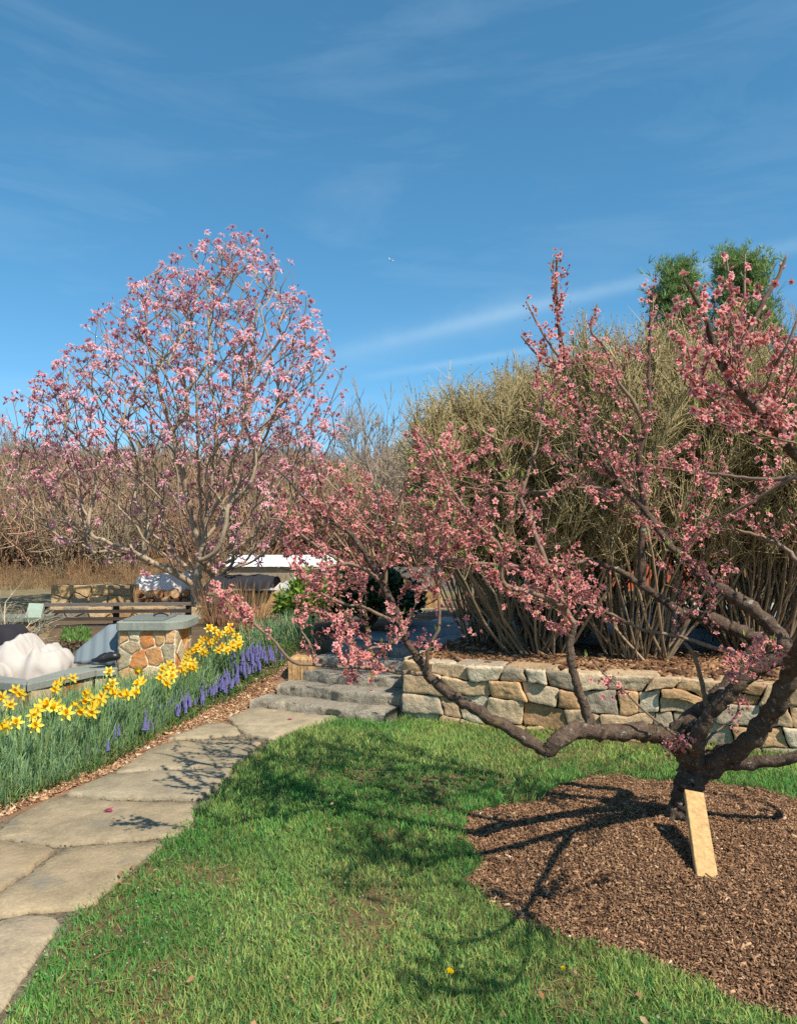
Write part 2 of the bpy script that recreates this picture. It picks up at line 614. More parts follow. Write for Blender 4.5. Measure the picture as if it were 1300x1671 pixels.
idx = np.arange(X.size).reshape(X.shape)
F = np.stack([idx[:-1, :-1], idx[:-1, 1:], idx[1:, 1:], idx[1:, :-1]], -1).reshape(-1, 4)
nn = fnoise(X, Y, 0.25, 35)[..., None]
low = smooth((Y - 24) / 10)[..., None]
Ch = lin(132, 106, 76) * (1 - low) + (lin(138, 102, 82) * (1 - nn) + lin(128, 108, 84) * nn) * low
MB().add(np.stack([X, Y, Z], -1), F, Ch.reshape(-1, 3)).build('hill', M['hill'], kind='structure')


# ------------------------------------------------------------------ polygon slabs
def refine(poly, step):
    out = []
    n = len(poly)
    for i in range(n):
        p, q = poly[i], poly[(i + 1) % n]
        k = max(1, int(np.hypot(*(q - p)) / step))
        for j in range(k):
            out.append(p + (q - p) * j / k)
    return np.array(out)


def chaikin(poly, it=1):
    for _ in range(it):
        q = np.roll(poly, -1, axis=0)
        poly = np.stack([0.75 * poly + 0.25 * q, 0.25 * poly + 0.75 * q], 1).reshape(-1, poly.shape[1])
    return poly


def area2(p):
    q = np.roll(p, -1, axis=0)
    return float(np.sum(p[:, 0] * q[:, 1] - p[:, 1] * q[:, 0]))


def slab(mb, poly, z0, z1, C, edge=0.012, jit=0.008, seed=0, zfun=None):
    """a stone slab from a ground outline, with rough rounded edges"""
    r = np.random.default_rng(seed)
    if area2(poly) < 0:
        poly = poly[::-1]
    poly = chaikin(refine(poly, 0.10 if np.ptp(poly[:, 0]) > 0.5 else 0.04), 2)
    poly = refine(poly, 0.05)
    c = poly.mean(0)
    d = unit(poly - c)
    poly = poly + d * (r.random((len(poly), 1)) - 0.5) * 2 * jit
    n = len(poly)
    rings = []
    base = zfun(poly[:, 0], poly[:, 1]) if zfun else 0
    for sh, z in ((0.0, z0), (0.0, z1 - edge * 0.8), (edge, z1)):
        p = poly - d * sh
        rings.append(np.column_stack([p, np.full(n, z) + base]))
    for sc_ in (0.66, 0.33):
        p = c + (poly - d * edge - c) * sc_
        bz = zfun(p[:, 0], p[:, 1]) if zfun else 0
        rings.append(np.column_stack([p, z1 + bz + 0.004 * (fnoise(p[:, 0], p[:, 1], 4, seed) - 0.5)]))
    cz = zfun(c[0], c[1]) if zfun else 0
    V = np.vstack(rings + [np.array([[c[0], c[1], z1 + float(cz)]])])
    Fq = []
    for k in range(len(rings) - 1):
        i = np.arange(n); j = (i + 1) % n
        Fq.append(np.stack([k * n + i, k * n + j, (k + 1) * n + j, (k + 1) * n + i], -1))
    i = np.arange(n); j = (i + 1) % n
    k = len(rings) - 1
    Ft = np.stack([k * n + i, k * n + j, np.full(n, (k + 1) * n)], -1)
    mb.add(V, [np.vstack(Fq), Ft], C)


# ------------------------------------------------------------------ flagstone path
pl = path_left; pr = path_right
bedmb = MB()
yy = np.linspace(0.9, 6.45, 60)
xl = path_x(yy, pl) - 0.03; xr = path_x(yy, pr) + 0.04
nW = 16
tt = np.linspace(0, 1, nW)
PX = xl[:, None] * (1 - tt) + xr[:, None] * tt
PY = np.broadcast_to(yy[:, None], PX.shape)
PZ = H(PX, PY) + 0.006
idx = np.arange(PX.size).reshape(PX.shape)
F = np.stack([idx[:-1, :-1], idx[:-1, 1:], idx[1:, 1:], idx[1:, :-1]], -1).reshape(-1, 4)
bedmb.add(np.stack([PX, PY, PZ], -1), F, lin(128, 116, 96))
path = bedmb.build('path', M['mulch'], kind='structure')
flags_px = [
    [(-330, 1850), (-40, 1722), (36, 1606), (106, 1505), (60, 1497), (-10, 1512), (-300, 1560), (-520, 1640)],
    [(-6, 1504), (60, 1492), (120, 1490), (155, 1478), (238, 1402), (274, 1382), (180, 1382), (104, 1392), (60, 1425), (0, 1468), (-60, 1500)],
    [(-8, 1464), (52, 1424), (94, 1388), (40, 1384), (-20, 1378), (-300, 1470), (-260, 1530), (-80, 1500)],
    [(-12, 1372), (50, 1379), (100, 1384), (190, 1376), (292, 1368), (316, 1345), (318, 1314), (210, 1312), (130, 1306), (84, 1306), (20, 1340)],
    [(-290, 1462), (-26, 1372), (8, 1346), (-40, 1362), (-200, 1412), (-400, 1478)],
    [(104, 1301), (190, 1306), (322, 1308), (352, 1290), (384, 1258), (300, 1262), (240, 1264), (176, 1270)],
    [(184, 1266), (240, 1260), (300, 1258), (388, 1253), (428, 1214), (340, 1212), (276, 1214), (246, 1226)],
    [(268, 1211), (330, 1208), (394, 1202), (384, 1190), (362, 1182), (338, 1184)],
    [(400, 1203), (446, 1211), (482, 1194), (545, 1177), (560, 1168), (500, 1162), (424, 1152), (372, 1176)],
]
flag_cols = [(164, 154, 138), (158, 146, 126), (150, 138, 119), (154, 144, 126), (148, 134, 114), (150, 143, 129), (152, 144, 128), (158, 150, 133), (160, 152, 136)]
for i, (f, c) in enumerate(zip(flags_px, flag_cols)):
    poly = np.array([G(*p)[:2] for p in f])
    mb = MB()
    slab(mb, poly, -0.03, 0.022 + 0.004 * (i % 3), lin(c[0] * 1.02, c[1] * 0.975, c[2] * 0.89) * 0.92, edge=0.014, jit=0.012, seed=40 + i, zfun=H)
    o = mb.build('flagstone', M['flag'], parent=path)
    o['kind'] = 'structure'

# ------------------------------------------------------------------ stone steps
SA0, SA1 = -1.27, -0.03


def step(k, a0, a1, b0, b1, z0, z1, label, C):
    r = np.random.default_rng(60 + k)
    na = 46
    A = np.linspace(a0, a1, na)
    prof = [(0.0, 0.0), (0.0, 0.3), (0.0, 0.62), (0.0, 0.86), (0.008, 0.97), (0.022, 1.0), (0.08, 1.0), (0.2, 1.0), (b1 - b0, 1.0), (b1 - b0, 0.0)]
    rows = []
    bow = 0.03 * np.sin(np.linspace(0, 5 + k, na) + k)
    for j, (pb_, pz) in enumerate(prof):
        rough = 0.034 if 0 < j < 5 else (0.008 if j == 5 else 0)
        off = (fnoise(A * 5 + 3 * k, np.full(na, pz * 2.0), 1.6, 70 + k) - 0.5) * 2 * rough * 1.6 + (r.random(na) - 0.5) * rough * 0.5
        bb = b0 + pb_ + (bow + off if j < 7 else 0)
        zz = z0 + (z1 - z0) * pz + (0.006 * (fnoise(A * 3, np.full(na, bb.mean() if hasattr(bb, 'mean') else bb), 1.2, 80 + k) - 0.5) if pz == 1.0 else 0)
        rows.append(WO[None] + A[:, None] * U3 + np.broadcast_to(bb, (na,))[:, None] * V3 + np.broadcast_to(zz, (na,))[:, None] * np.array([0, 0, 1.0]))
    V = np.array(rows)
    nr = len(prof)
    idx = np.arange(nr * na).reshape(nr, na)
    F = np.stack([idx[:-1, :-1], idx[:-1, 1:], idx[1:, 1:], idx[1:, :-1]], -1).reshape(-1, 4)
    mb = MB()
    mb.add(V.reshape(-1, 3), [F, idx[::-1, 0][None], idx[:, -1][None]], lin(*C))
    c = WO + U3 * (a0 + a1) / 2 + V3 * (b0 + b1) / 2
    o = mb.build('stone_step', M['stepstone'], origin=c)
    tag(o, label, 'step', 'stone garden steps')


SC_ = (152, 142, 124)
step(0, SA0 - 0.12, SA1 - 0.02, -0.27, 0.10, -0.08, 0.092, 'lowest grey stone step with rough front edge, meeting the flagstone path', SC_)
step(1, SA0 - 0.02, SA1 + 0.02, 0.00, 0.36, -0.02, 0.187, 'second rough-faced grey stone step up from the path', (146, 137, 120))
step(2, SA0 + 0.05, SA1 + 0.01, 0.27, 0.62, 0.06, 0.282, 'third grey stone step, the middle one of the flight', (142, 134, 119))
step(3, SA0 + 0.10, SA1 + 0.02, 0.54, 0.88, 0.15, 0.377, 'fourth grey stone step, just under the top one', (138, 132, 120))
step(4, SA0 + 0.14, SA1 + 0.03, 0.81, 1.14, 0.25, 0.474, 'topmost grey stone step at the edge of the terrace', (136, 131, 122))

# ------------------------------------------------------------------ paved terrace
tmb = MB()
jr = np.random.default_rng(5)
base_t = [(-1.15, 1.10), (0.2, 1.10), (0.35, 1.25), (1.6, 1.35), (5.5, 1.6), (9, 2.2), (9, 7.5), (4, 6.8), (0.6, 5.2), (-0.4, 4.2), (-1.15, 2.6)]
poly = np.array([WA + WU * p + WV * q for p, q in base_t])
slab(tmb, poly, TZ - 0.05, TZ + 0.006, lin(70, 70, 68), edge=0.01, jit=0.01, seed=90)
terr = tmb.build('terrace', M['bluestone'], kind='structure')
aa = -1.12
rowb = 1.15
ri = 0
while rowb < 5.2:
    hgt = jr.uniform(0.42, 0.7)
    aa = -1.12 + (0.25 if ri % 2 else 0)
    while aa < 6.4:
        w = jr.uniform(0.5, 1.0)
        p = np.array([WA + WU * u + WV * v for u, v in ((aa, rowb), (aa + w, rowb), (aa + w, rowb + hgt), (aa, rowb + hgt))])
        c = p.mean(0)
        ca, cb = ab(*c)
        hidden = (ca > 0.15 and cb < 1.35 + ca * 0.06) or (ca < 0.3 and cb > 3.2 + (ca + 1.1) * 0.9)
        if not hidden and cb < 4.3 + ca * 0.4:
            q = c + (p - c) * 0.985
            mb = MB()
            slab(mb, q, TZ + 0.0, TZ + 0.018, lin(134, 134, 134) * jr.uniform(0.82, 1.12), edge=0.006, jit=0.003, seed=int(jr.integers(1e6)))
            o = mb.build('paving_slab', M['bluestone'], parent=terr); o['kind'] = 'structure'
        aa += w
    rowb += hgt
    ri += 1


# ------------------------------------------------------------------ stone walls
def voronoi(pts, w, h, ky=1.0):
    pts = np.asarray(pts, float)
    cells = []
    Q = pts * np.array([1, ky])
    for i in range(len(Q)):
        poly = [np.array(p) for p in ((0, 0), (w, 0), (w, h * ky), (0, h * ky))]
        for j in np.argsort(np.sum((Q - Q[i]) ** 2, 1))[1:16]:
            m = (Q[i] + Q[j]) / 2; n = Q[j] - Q[i]
            out = []
            for k in range(len(poly)):
                p, q = poly[k], poly[(k + 1) % len(poly)]
                dp, dq = np.dot(p - m, n), np.dot(q - m, n)
                if dp <= 0:
                    out.append(p)
                if dp * dq < 0:
                    out.append(p + (q - p) * dp / (dp - dq))
            poly = out
            if len(poly) < 3:
                break
        cells.append(np.array(poly) / np.array([1, ky]) if len(poly) >= 3 else None)
    return cells


def scatter_pts(w, h, sw, sh, seed):
    """jittered courses of stones"""
    r = np.random.default_rng(seed)
    pts = []
    y = 0
    while y < h - sh * 0.3:
        hh = sh * r.uniform(0.75, 1.3)
        if h - y - hh < sh * 0.4:
            hh = h - y
        x = -r.uniform(0, sw)
        while x < w:
            ww = sw * r.uniform(0.6, 1.5)
            if 0.0 < x + ww / 2 < w:
                pts.append((x + ww / 2, y + hh / 2 + r.uniform(-0.18, 0.18) * hh))
            x += ww
        y += hh
    return pts


def coursed(w, h, n, sw, seed):
    """outlines of blocky stones laid in wavering courses, some split into a thick and a thin one"""
    r = np.random.default_rng(seed)
    hs = np.cumsum(r.uniform(0.8, 1.25, n)); ys = np.concatenate([[0], hs / hs[-1] * h])
    amp = h / n * 0.34

    def edge(k, x):
        if k == 0 or k == n:
            return np.full(np.shape(x), ys[k])
        return ys[k] + amp * 2 * (vnoise(x, np.zeros(np.shape(x)) + k * 3.7, 2.6, seed) - 0.5) + amp * 0.7 * (vnoise(x, np.zeros(np.shape(x)) + k, 9.0, seed + 4) - 0.5)
    out = []
    for k in range(n):
        x = 0.0; sl = 0.0
        while x < w - 0.04:
            ww = sw * r.uniform(0.55, 1.5)
            if w - x - ww < sw * 0.4:
                ww = w - x
            s2 = 0.0 if x + ww >= w else r.uniform(-0.035, 0.035)
            xb = np.linspace(x - sl, x + ww - s2, 5); xt = np.linspace(x + sl, x + ww + s2, 5)
            lo = np.stack([xb, edge(k, xb)], -1); hi = np.stack([xt, edge(k + 1, xt)], -1)
            if r.random() < 0.22 and ww > sw * 0.7:
                f0, f1 = r.uniform(0.35, 0.65, 2)
                fm = np.linspace(f0, f1, 5)[:, None]
                mid = lo * (1 - fm) + hi * fm
                out += [np.vstack([lo, mid[::-1]]), np.vstack([mid, hi[::-1]])]
            else:
                out.append(np.vstack([lo, hi[::-1]]))
            x += ww; sl = s2
    return out


def stone_face(mb, pts, w, h, ky, O, U, N, gap, out, cols, seed, uneven=0.5, zoff=None, cells=None):
    r = np.random.default_rng(seed)
    for i, cell in enumerate(cells if cells is not None else voronoi(pts, w, h, ky)):
        if cell is None:
            continue
        c = cell.mean(0)
        rad = np.sqrt(abs(area2(cell)) / 2 / math.pi)
        if rad < gap * 1.2:
            continue
        p = chaikin(refine(cell, max(0.022, rad * 0.28)), 1)
        if area2(p) < 0:
            p = p[::-1]
        c = p.mean(0)
        d = p - c
        L = np.linalg.norm(d, axis=1, keepdims=True)
        p = c + d * np.maximum(0.2, (L - gap) / L)
        p = p + d / np.maximum(L, 1e-6) * (fnoise(p[:, 0] * 14 + i, p[:, 1] * 14, 1.0, 7)[:, None] - 0.5) * min(0.03, rad * 0.3)
        col = np.array(cols[r.integers(len(cols))]) * r.uniform(0.85, 1.15)
        n = len(p)
        tx, ty = (r.random(2) - 0.5) * uneven * out * 1.5 / max(rad, 0.03)
        oo = out * r.uniform(1 - uneven * 0.6, 1 + uneven * 0.4)
        rings = []
        for s, dep in ((1.0, -0.03), (1.0, 0.80), (0.985, 0.93), (0.94, 1.0), (0.7, 1.02), (0.45, 1.03), (0.2, 1.03)):
            q = c + (p - c) * s
            e = q - c
            dd = dep * oo if dep < 0 else dep * oo + (e[:, 0] * tx + e[:, 1] * ty) * 0.5 * (dep > 0.5)
            if dep > 0.9:
                dd = dd + (fnoise(q[:, 0] * 9 + i * 3.1, q[:, 1] * 9, 1.0, 8) - 0.5) * out * 0.55
            zz = zoff(q[:, 0]) if zoff is not None else 0
            rings.append(O + q[:, :1] * U + (q[:, 1:2] + (zz[:, None] if zoff is not None else 0)) * np.array([0, 0, 1.0]) + np.reshape(dd * np.ones(n), (n, 1)) * N)
        k = len(rings) - 1
        cz = zoff(np.array([c[0]]))[0] if zoff is not None else 0
        V = np.vstack(rings + [(O + U * c[0] + np.array([0, 0, c[1] + cz]) + N * oo * 1.03)[None]])
        i_ = np.arange(n); j_ = (i_ + 1) % n
        Fq = np.vstack([np.stack([q * n + i_, q * n + j_, (q + 1) * n + j_, (q + 1) * n + i_], -1) for q in range(k)])
        Ft = np.stack([k * n + i_, k * n + j_, np.full(n, (k + 1) * n)], -1)
        # front normal must face N: U x Z = -N-ish, so check and flip
        if np.dot(np.cross(U, np.array([0, 0, 1.0])), N) < 0:
            Fq = Fq[:, ::-1]; Ft = Ft[:, ::-1]
        mb.add(V, [Fq, Ft], col)


def wl(*cs):
    return [lin(*c) for c in cs]


TAN = wl((184, 154, 116), (186, 160, 124), (172, 142, 106), (198, 176, 142), (186, 142, 94), (164, 148, 124), (200, 184, 156), (178, 134, 88), (192, 156, 112), (190, 148, 100), (156, 142, 122))
TAN = [c * 0.8 + 0.2 * lin(192, 176, 150) for c in TAN]
# retaining wall: stones placed after the photograph near the stair, courses further right
z2 = lambda x, y: (640 + x / 1.97, 880 + y / 1.97)


def wall_uv(px, py):
    """where a pixel's ray meets the wall plane: (along, height)"""
    d0 = P(px, py, 1.0) - np.array([0, 0, CAMH])
    N = -V3
    t = np.dot(WO - np.array([0, 0, CAMH]), N) / np.dot(d0, N)
    p = np.array([0, 0, CAMH]) + d0 * t
    return np.dot(p - WO, U3), p[2]


RW_L, RW_H = 5.2, 0.50
st_z = [(185, 440), (290, 447), (395, 437), (365, 478), (490, 450), (560, 475), (640, 465), (255, 507), (345, 522), (460, 515), (440, 572), (555, 575),
        (655, 548), (700, 512), (745, 485), (745, 560), (842, 470), (865, 538), (940, 482), (968, 538), (1035, 490), (1050, 545), (205, 500), (215, 555),
        (300, 572), (365, 585), (830, 600), (935, 600), (1010, 610), (1120, 560), (1110, 490), (1190, 520), (1180, 600), (1250, 500), (1255, 575), (1250, 640), (1060, 650), (1165, 660)]
pts = [wall_uv(*z2(*p)) for p in st_z]
pts = [(u, min(max(v, 0.03), RW_H - 0.04)) for u, v in pts if 0.02 < u]
umax = max(u for u, v in pts)
pts += [(u + umax + 0.08, v) for u, v in scatter_pts(RW_L - umax - 0.1, RW_H, 0.30, 0.19, 3)]
pts += [(u, v - 0.13) for u, v in scatter_pts(umax, 0.14, 0.34, 0.14, 9) if v < 0.16]
wall = thing('retaining_wall', 'low retaining wall of tan and grey fieldstone behind the peach tree', 'wall', tuple(WO + U3 * 1.5))
core = MB()
obox(core, WO, U3, -V3, 0.0, RW_L, -0.30, -0.035, -0.1, RW_H - 0.045, lin(74, 62, 50))
core.build('core', M['mortar'], parent=wall, smooth_shade=False)
smb = MB()
rr9 = np.random.default_rng(9)
pts += [(rr9.uniform(0.1, RW_L), rr9.uniform(0.0, RW_H - 0.05)) for _ in range(34)]
pts = np.array(pts); pts[:, 1] += 0.12
stone_face(smb, pts, RW_L, RW_H + 0.12, 1.25, WO + np.array([0, 0, -0.12]), U3, -V3, 0.006, 0.05, TAN, 12, 0.8, cells=coursed(RW_L, RW_H + 0.12, 4, 0.27, 21),
           zoff=lambda u: 0.03 * (vnoise(u, u * 0 + 2, 2.6, 5) - 0.5))
# the short end of the wall that faces the steps
stone_face(smb, scatter_pts(0.9, RW_H + 0.02, 0.24, 0.17, 31), 0.9, RW_H + 0.02, 1.2, WO + V3 * 0.0 + U3 * 0.03, V3, -U3, 0.011, 0.05, TAN, 14, 0.5)
smb.build('stone_facing', M['wallstone'], parent=wall)
cmb = MB()
stone_face_top = scatter_pts(RW_L, 0.34, 0.33, 0.34, 41)
r_ = np.random.default_rng(4)
u_ = 0.0
while u_ < RW_L - 0.05:
    w_ = min(r_.uniform(0.22, 0.46), RW_L - u_)
    q = np.array([WA + WU * u + WV * v for u, v in ((u_ + 0.012, 0.0 + r_.uniform(-.01, .02)), (u_ + w_ - 0.012, 0.0 + r_.uniform(-.01, .02)), (u_ + w_ - 0.012, r_.uniform(0.2, 0.32)), (u_ + 0.012, r_.uniform(0.2, 0.32)))])
    slab(cmb, q, RW_H - 0.06, RW_H + r_.uniform(-0.018, 0.006), TAN[r_.integers(len(TAN))] * r_.uniform(0.85, 1.1), edge=0.02, jit=0.01, seed=int(r_.integers(1e6)))
    u_ += w_
cmb.build('top_course', M['wallstone'], parent=wall, smooth_shade=False)

# the square orange block at the head of the bed, beside the steps
mb = MB()
c0 = P(492, 1076, 7.55)
q = np.array([c0[:2] + np.array(o_) for o_ in ((-0.12, -0.08), (0.11, -0.12), (0.15, 0.08), (-0.09, 0.12))])
slab(mb, q, float(H(c0[0], c0[1])) - 0.15, c0[2] + 0.035, lin(178, 142, 98), edge=0.03, jit=0.008, seed=99)
tag(mb.build('stone_block', M['wallstone'], origin=(c0[0], c0[1], float(H(c0[0], c0[1]))), smooth_shade=False), 'square orange stone block beside the steps at the end of the blue flowers', 'stone')

# ------------------------------------------------------------------ stone pillar with slab cap
PD = 7.25
pA = P(194, 1090, PD); pB = P(286, 1090, PD)
pw = pB[0] - pA[0]
pz0, pz1 = -0.02, P(240, 1028, PD)[2]
PO = np.array([pA[0], PD, 0.0])
Xv, Yv = np.array([1.0, 0, 0]), np.array([0, 1.0, 0])
pil = thing('stone_pillar', 'square pillar of orange and grey stones under a bluestone cap behind the daffodils', 'pillar', (PO[0] + pw / 2, PD + pw / 2, 0))
mb = MB()
box(mb, (PO[0] + 0.0, PD + 0.0, pz0), (PO[0] + pw, PD + pw, pz1), lin(226, 212, 184))
mb.build('mortar_core', M['mortar'], parent=pil, smooth_shade=False)
mb = MB()
pf = [(205, 1037), (217, 1035), (244, 1041), (262, 1037), (278, 1038), (202, 1072), (226, 1077), (255, 1070), (278, 1063), (214, 1053), (215, 1105), (245, 1103), (272, 1100), (205, 1122), (235, 1125), (265, 1124)]
pts = [(P(x, y, PD)[0] - PO[0], P(x, y, PD)[2] - pz0) for x, y in pf]
PC = wl((196, 156, 112), (194, 170, 134), (190, 140, 92), (192, 152, 106), (164, 152, 124), (206, 186, 150), (196, 130, 78), (150, 150, 142))
stone_face(mb, pts, pw, pz1 - pz0, 1.0, PO + np.array([0, 0, pz0]), Xv, -Yv, 0.009, 0.014, PC, 23, 0.4)
sp = scatter_pts(pw, pz1 - pz0, 0.2, 0.18, 51)
stone_face(mb, sp, pw, pz1 - pz0, 1.0, PO + Xv * pw + np.array([0, 0, pz0]), Yv, Xv, 0.009, 0.014, PC, 24, 0.4)
stone_face(mb, sp, pw, pz1 - pz0, 1.0, PO + np.array([0, 0, pz0]), Yv, -Xv, 0.009, 0.014, PC, 25, 0.4)
mb.build('stone_facing', M['wallstone'], parent=pil)
mb = MB()
ov = 0.05
x0, x1, y0, y1 = PO[0] - ov * 0.4, PO[0] + pw + ov * 1.6, PD - ov, PD + pw + ov
q = np.array([(x0, y0), (x1 - 0.12, y0), (x1, y0 + 0.14), (x1, y1), (x0, y1)])
slab(mb, q, pz1 + 0.003, pz1 + 0.08, lin(136, 140, 128), edge=0.01, jit=0.002, seed=7)
cap = mb.build('cap', M['bluestone'], parent=pil, smooth_shade=False)
mb = MB()
q = np.array([(x0 + 0.05, y0 + 0.06), (x1 - 0.2, y0 + 0.06), (x1 - 0.2, y1 - 0.1), (x0 + 0.05, y1 - 0.1)])
slab(mb, q, pz1 + 0.08, pz1 + 0.10, lin(112, 116, 108), edge=0.006, jit=0.002, seed=8)
mb.build('cover_plate', M['bluestone'], parent=pil, smooth_shade=False)
mb = MB()
hc = np.array([(x0 + x1) / 2 + 0.02, y0 + 0.3, pz1 + 0.10])
arc = np.array([hc + np.array([0.07 * math.cos(t), 0, 0.03 * math.sin(t)]) for t in np.linspace(0, math.pi, 9)])
tubes(mb, arc, np.full(9, 0.008), 6, lin(40, 40, 42))
mb.build('handle', M['paint'], parent=cap)

# ------------------------------------------------------------------ low seat wall with bluestone coping
sw_px = [(-160, 1100, 5.9), (44, 1117, 6.35), (156, 1093, 6.98), (193, 1090, 7.2)]
SWZ = 0.355
swp = [G(px, py, SWZ)[:2] for px, py, d in sw_px]
seat = thing('seat_wall', 'low curved stone wall with grey bluestone coping behind the daffodils at the left', 'wall', (swp[1][0], swp[1][1], 0))
core, fac, cop = MB(), MB(), MB()
back = []
for i in range(len(swp) - 1):
    p, q = swp[i], swp[i + 1]
    d = q - p; L = np.hypot(*d); U = np.array([d[0] / L, d[1] / L, 0]); N = np.array([U[1], -U[0], 0])
    O = np.array([p[0], p[1], 0]) - N * 0.05
    obox(core, O, U, N, 0.0, L, -0.26 - 0.01 * i, -0.001 * i, -0.05, SWZ - 0.061, lin(190, 168, 134))
    pts = scatter_pts(L, SWZ - 0.02, 0.11, 0.34, 61 + i)
    stone_face(fac, pts, L, SWZ - 0.02, 0.6, O + np.array([0, 0, -0.04]), U, N, 0.009, 0.02, wl((184, 136, 88), (172, 128, 84), (190, 160, 122), (150, 128, 100), (196, 176, 146), (168, 112, 66)), 71 + i, 0.5)
    back.append((p + np.array([-N[0], -N[1]]) * 0.34, q + np.array([-N[0], -N[1]]) * 0.34))
fr = [np.array(p) for p in swp]
bk = [back[0][0], (back[0][1] + back[1][0]) / 2, (back[1][1] + back[2][0]) / 2, back[2][1]]
for i in range(3):
    qd = np.array([fr[i], fr[i + 1], bk[i + 1], bk[i]])
    c = qd.mean(0)
    slab(cop, c + (qd - c) * 0.996, SWZ - 0.06, SWZ, lin(132, 134, 124), edge=0.008, jit=0.002, seed=77 + i)
core.build('core', M['mortar'], parent=seat, smooth_shade=False)
fac.build('stone_facing', M['wallstone'], parent=seat, smooth_shade=False)
cop.build('coping', M['bluestone'], parent=seat, smooth_shade=False)


# ------------------------------------------------------------------ draped covers and odds and ends on the left
def drape(name, label, cat, base, size, hfun, C, mat, folds=9, amp=0.05, seed=0, nt_=96, nr=22, group=None):
    r = np.random.default_rng(seed)
    th = np.linspace(0, 2 * math.pi, nt_, endpoint=False)
    V = []
    for k in range(nr + 1):
        s = k / nr
        # from the crown (s=0) down to the hem (s=1)
        rad = min(1.0, s / 0.62) ** 0.8 * (1.0 + 0.06 * max(0, s - 0.62))
        zf = 1.0 if s < 0.4 else 1.0 - smooth((s - 0.4) / 0.6) ** 0.9
        fold = amp * s * ((0.64 - np.abs(np.sin(th * folds * 0.5 + 1.5 * s + seed + 1.2 * fnoise(np.cos(th) * 2, np.sin(th) * 2, 1.5, seed + 9))) * 1.0) * 1.1 + np.sin(th * (folds * 2 + 1) + 5 * s) * 0.35 + (fnoise(np.cos(th) * 2 + 3, np.sin(th) * 2 + s * 4, 1.4, seed) - 0.5) * 2.4)
        ex = np.sign(np.cos(th)) * np.abs(np.cos(th)) ** 0.75; ey = np.sign(np.sin(th)) * np.abs(np.sin(th)) ** 0.75
        x = ex * size[0] * rad * (1 + fold); y = ey * size[1] * rad * (1 + fold)
        z = hfun(x, y) * zf + amp * 0.6 * (fnoise(x * 6 + 4, y * 6, 1.0, seed + 3) - 0.5) - amp * 0.5 * np.abs(fnoise(x * 9, y * 7 + x * 5, 1.0, seed + 6) - 0.5) * (zf > 0.03)
        V.append(np.stack([base[0] + x, base[1] + y, base[2] + np.maximum(z, 0.004 * (k == nr))], -1))
    V = np.array(V)
    n = nt_
    idx = np.arange((nr + 1) * n).reshape(nr + 1, n)
    a_ = idx[:-1]; b_ = np.roll(a_, -1, 1); d_ = idx[1:]; c_ = np.roll(d_, -1, 1)
    F = np.stack([a_, d_, c_, b_], -1).reshape(-1, 4)
    mb = MB().add(V.reshape(-1, 3), F, C)
    return tag(mb.build(name, mat, origin=base), label, cat, group)


bw = P(52, 1068, 7.55)
drape('furniture_cover', 'cream canvas cover draped in folds over garden furniture behind the low wall', 'cover', (bw[0], 7.6, 0.12),
      (0.37, 0.34), lambda x, y: 0.37 - 0.04 * x / 0.36 - 0.05 * np.abs(2 * fnoise(x * 4 + y * 3, y * 4 - x * 2, 1.3, 91) - 1) + 0.10 * np.exp(-((x + 0.12) / 0.09) ** 2) - 0.05 * np.exp(-((x - 0.02) / 0.06) ** 2) + 0.04 * np.exp(-((x - 0.13) / 0.05) ** 2), lin(186, 178, 168), M['cloth'], 7, 0.11, 3)
bw = P(-45, 1070, 7.1)
drape('furniture_cover', 'second cream canvas cover, cut by the left edge of the photo', 'cover', (bw[0], 7.15, 0.12),
      (0.30, 0.26), lambda x, y: 0.36 - 0.25 * np.abs(x), lin(186, 178, 168), M['cloth'], 8, 0.15, 13)
bk_ = P(0, 1040, 8.2)
drape('grill_cover', 'black cloth cover rounded over something behind the cream canvas', 'cover', (bk_[0], 8.25, 0.14),
      (0.30, 0.26), lambda x, y: 0.48 - 0.9 * (x * x), lin(46, 44, 48), M['cloth'], 6, 0.05, 5)
# grey sheet leaning on the pillar: a wedge
t0, t1, t2, t3 = P(194, 1018, 7.45), P(176, 1020, 7.45), P(124, 1062, 7.4), P(194, 1068, 7.3)
mb = MB()
n_ = 14
front, rear = [], []
for i in range(n_):
    f = i / (n_ - 1)
    topp = t2 * (1 - f) + t1 * f if f < 0.75 else (t1 + (t0 - t1) * (f - 0.75) / 0.25)
    f2 = f if f < 0.75 else 0.75 + (f - 0.75)
    tp = t2 + (t1 - t2) * min(1, f / 0.75) if f < 0.75 else t1 + (t0 - t1) * (f - 0.75) / 0.25
    bp = t2 + (t3 - t2) * f
    bp = bp.copy(); bp[2] = 0.36
    wv = 0.012 * math.sin(i * 1.7)
    for k in range(6):
        g = k / 5
        front.append(bp + (tp - bp) * g + np.array([0, wv - 0.05 * (1 - g), 0]))
        rear.append(bp + (tp - bp) * g + np.array([0, wv + 0.16 - 0.10 * g, 0]))
fr_ = np.array(front); re_ = np.array(rear)
idx = np.arange(n_ * 6).reshape(n_, 6)
F = np.stack([idx[:-1, :-1], idx[1:, :-1], idx[1:, 1:], idx[:-1, 1:]], -1).reshape(-1, 4)
Fb = F[:, ::-1] + n_ * 6
rim = np.concatenate([idx[:, 0], idx[-1, 1:], idx[::-1, -1][1:], idx[0, ::-1][1:-1]])
rj = np.roll(rim, -1)
Fr = np.stack([rim, rim + n_ * 6, rj + n_ * 6, rj], -1)
mb.add(np.vstack([fr_, re_]), [F, Fb, Fr], lin(120, 130, 134))
tag(mb.build('grey_tarp', M['cloth'], origin=(t3[0], 7.4, 0.36)), 'smooth grey tarp sloping down from the left side of the stone pillar', 'tarp')
mb = MB()
g0 = P(178, 1072, 7.2)
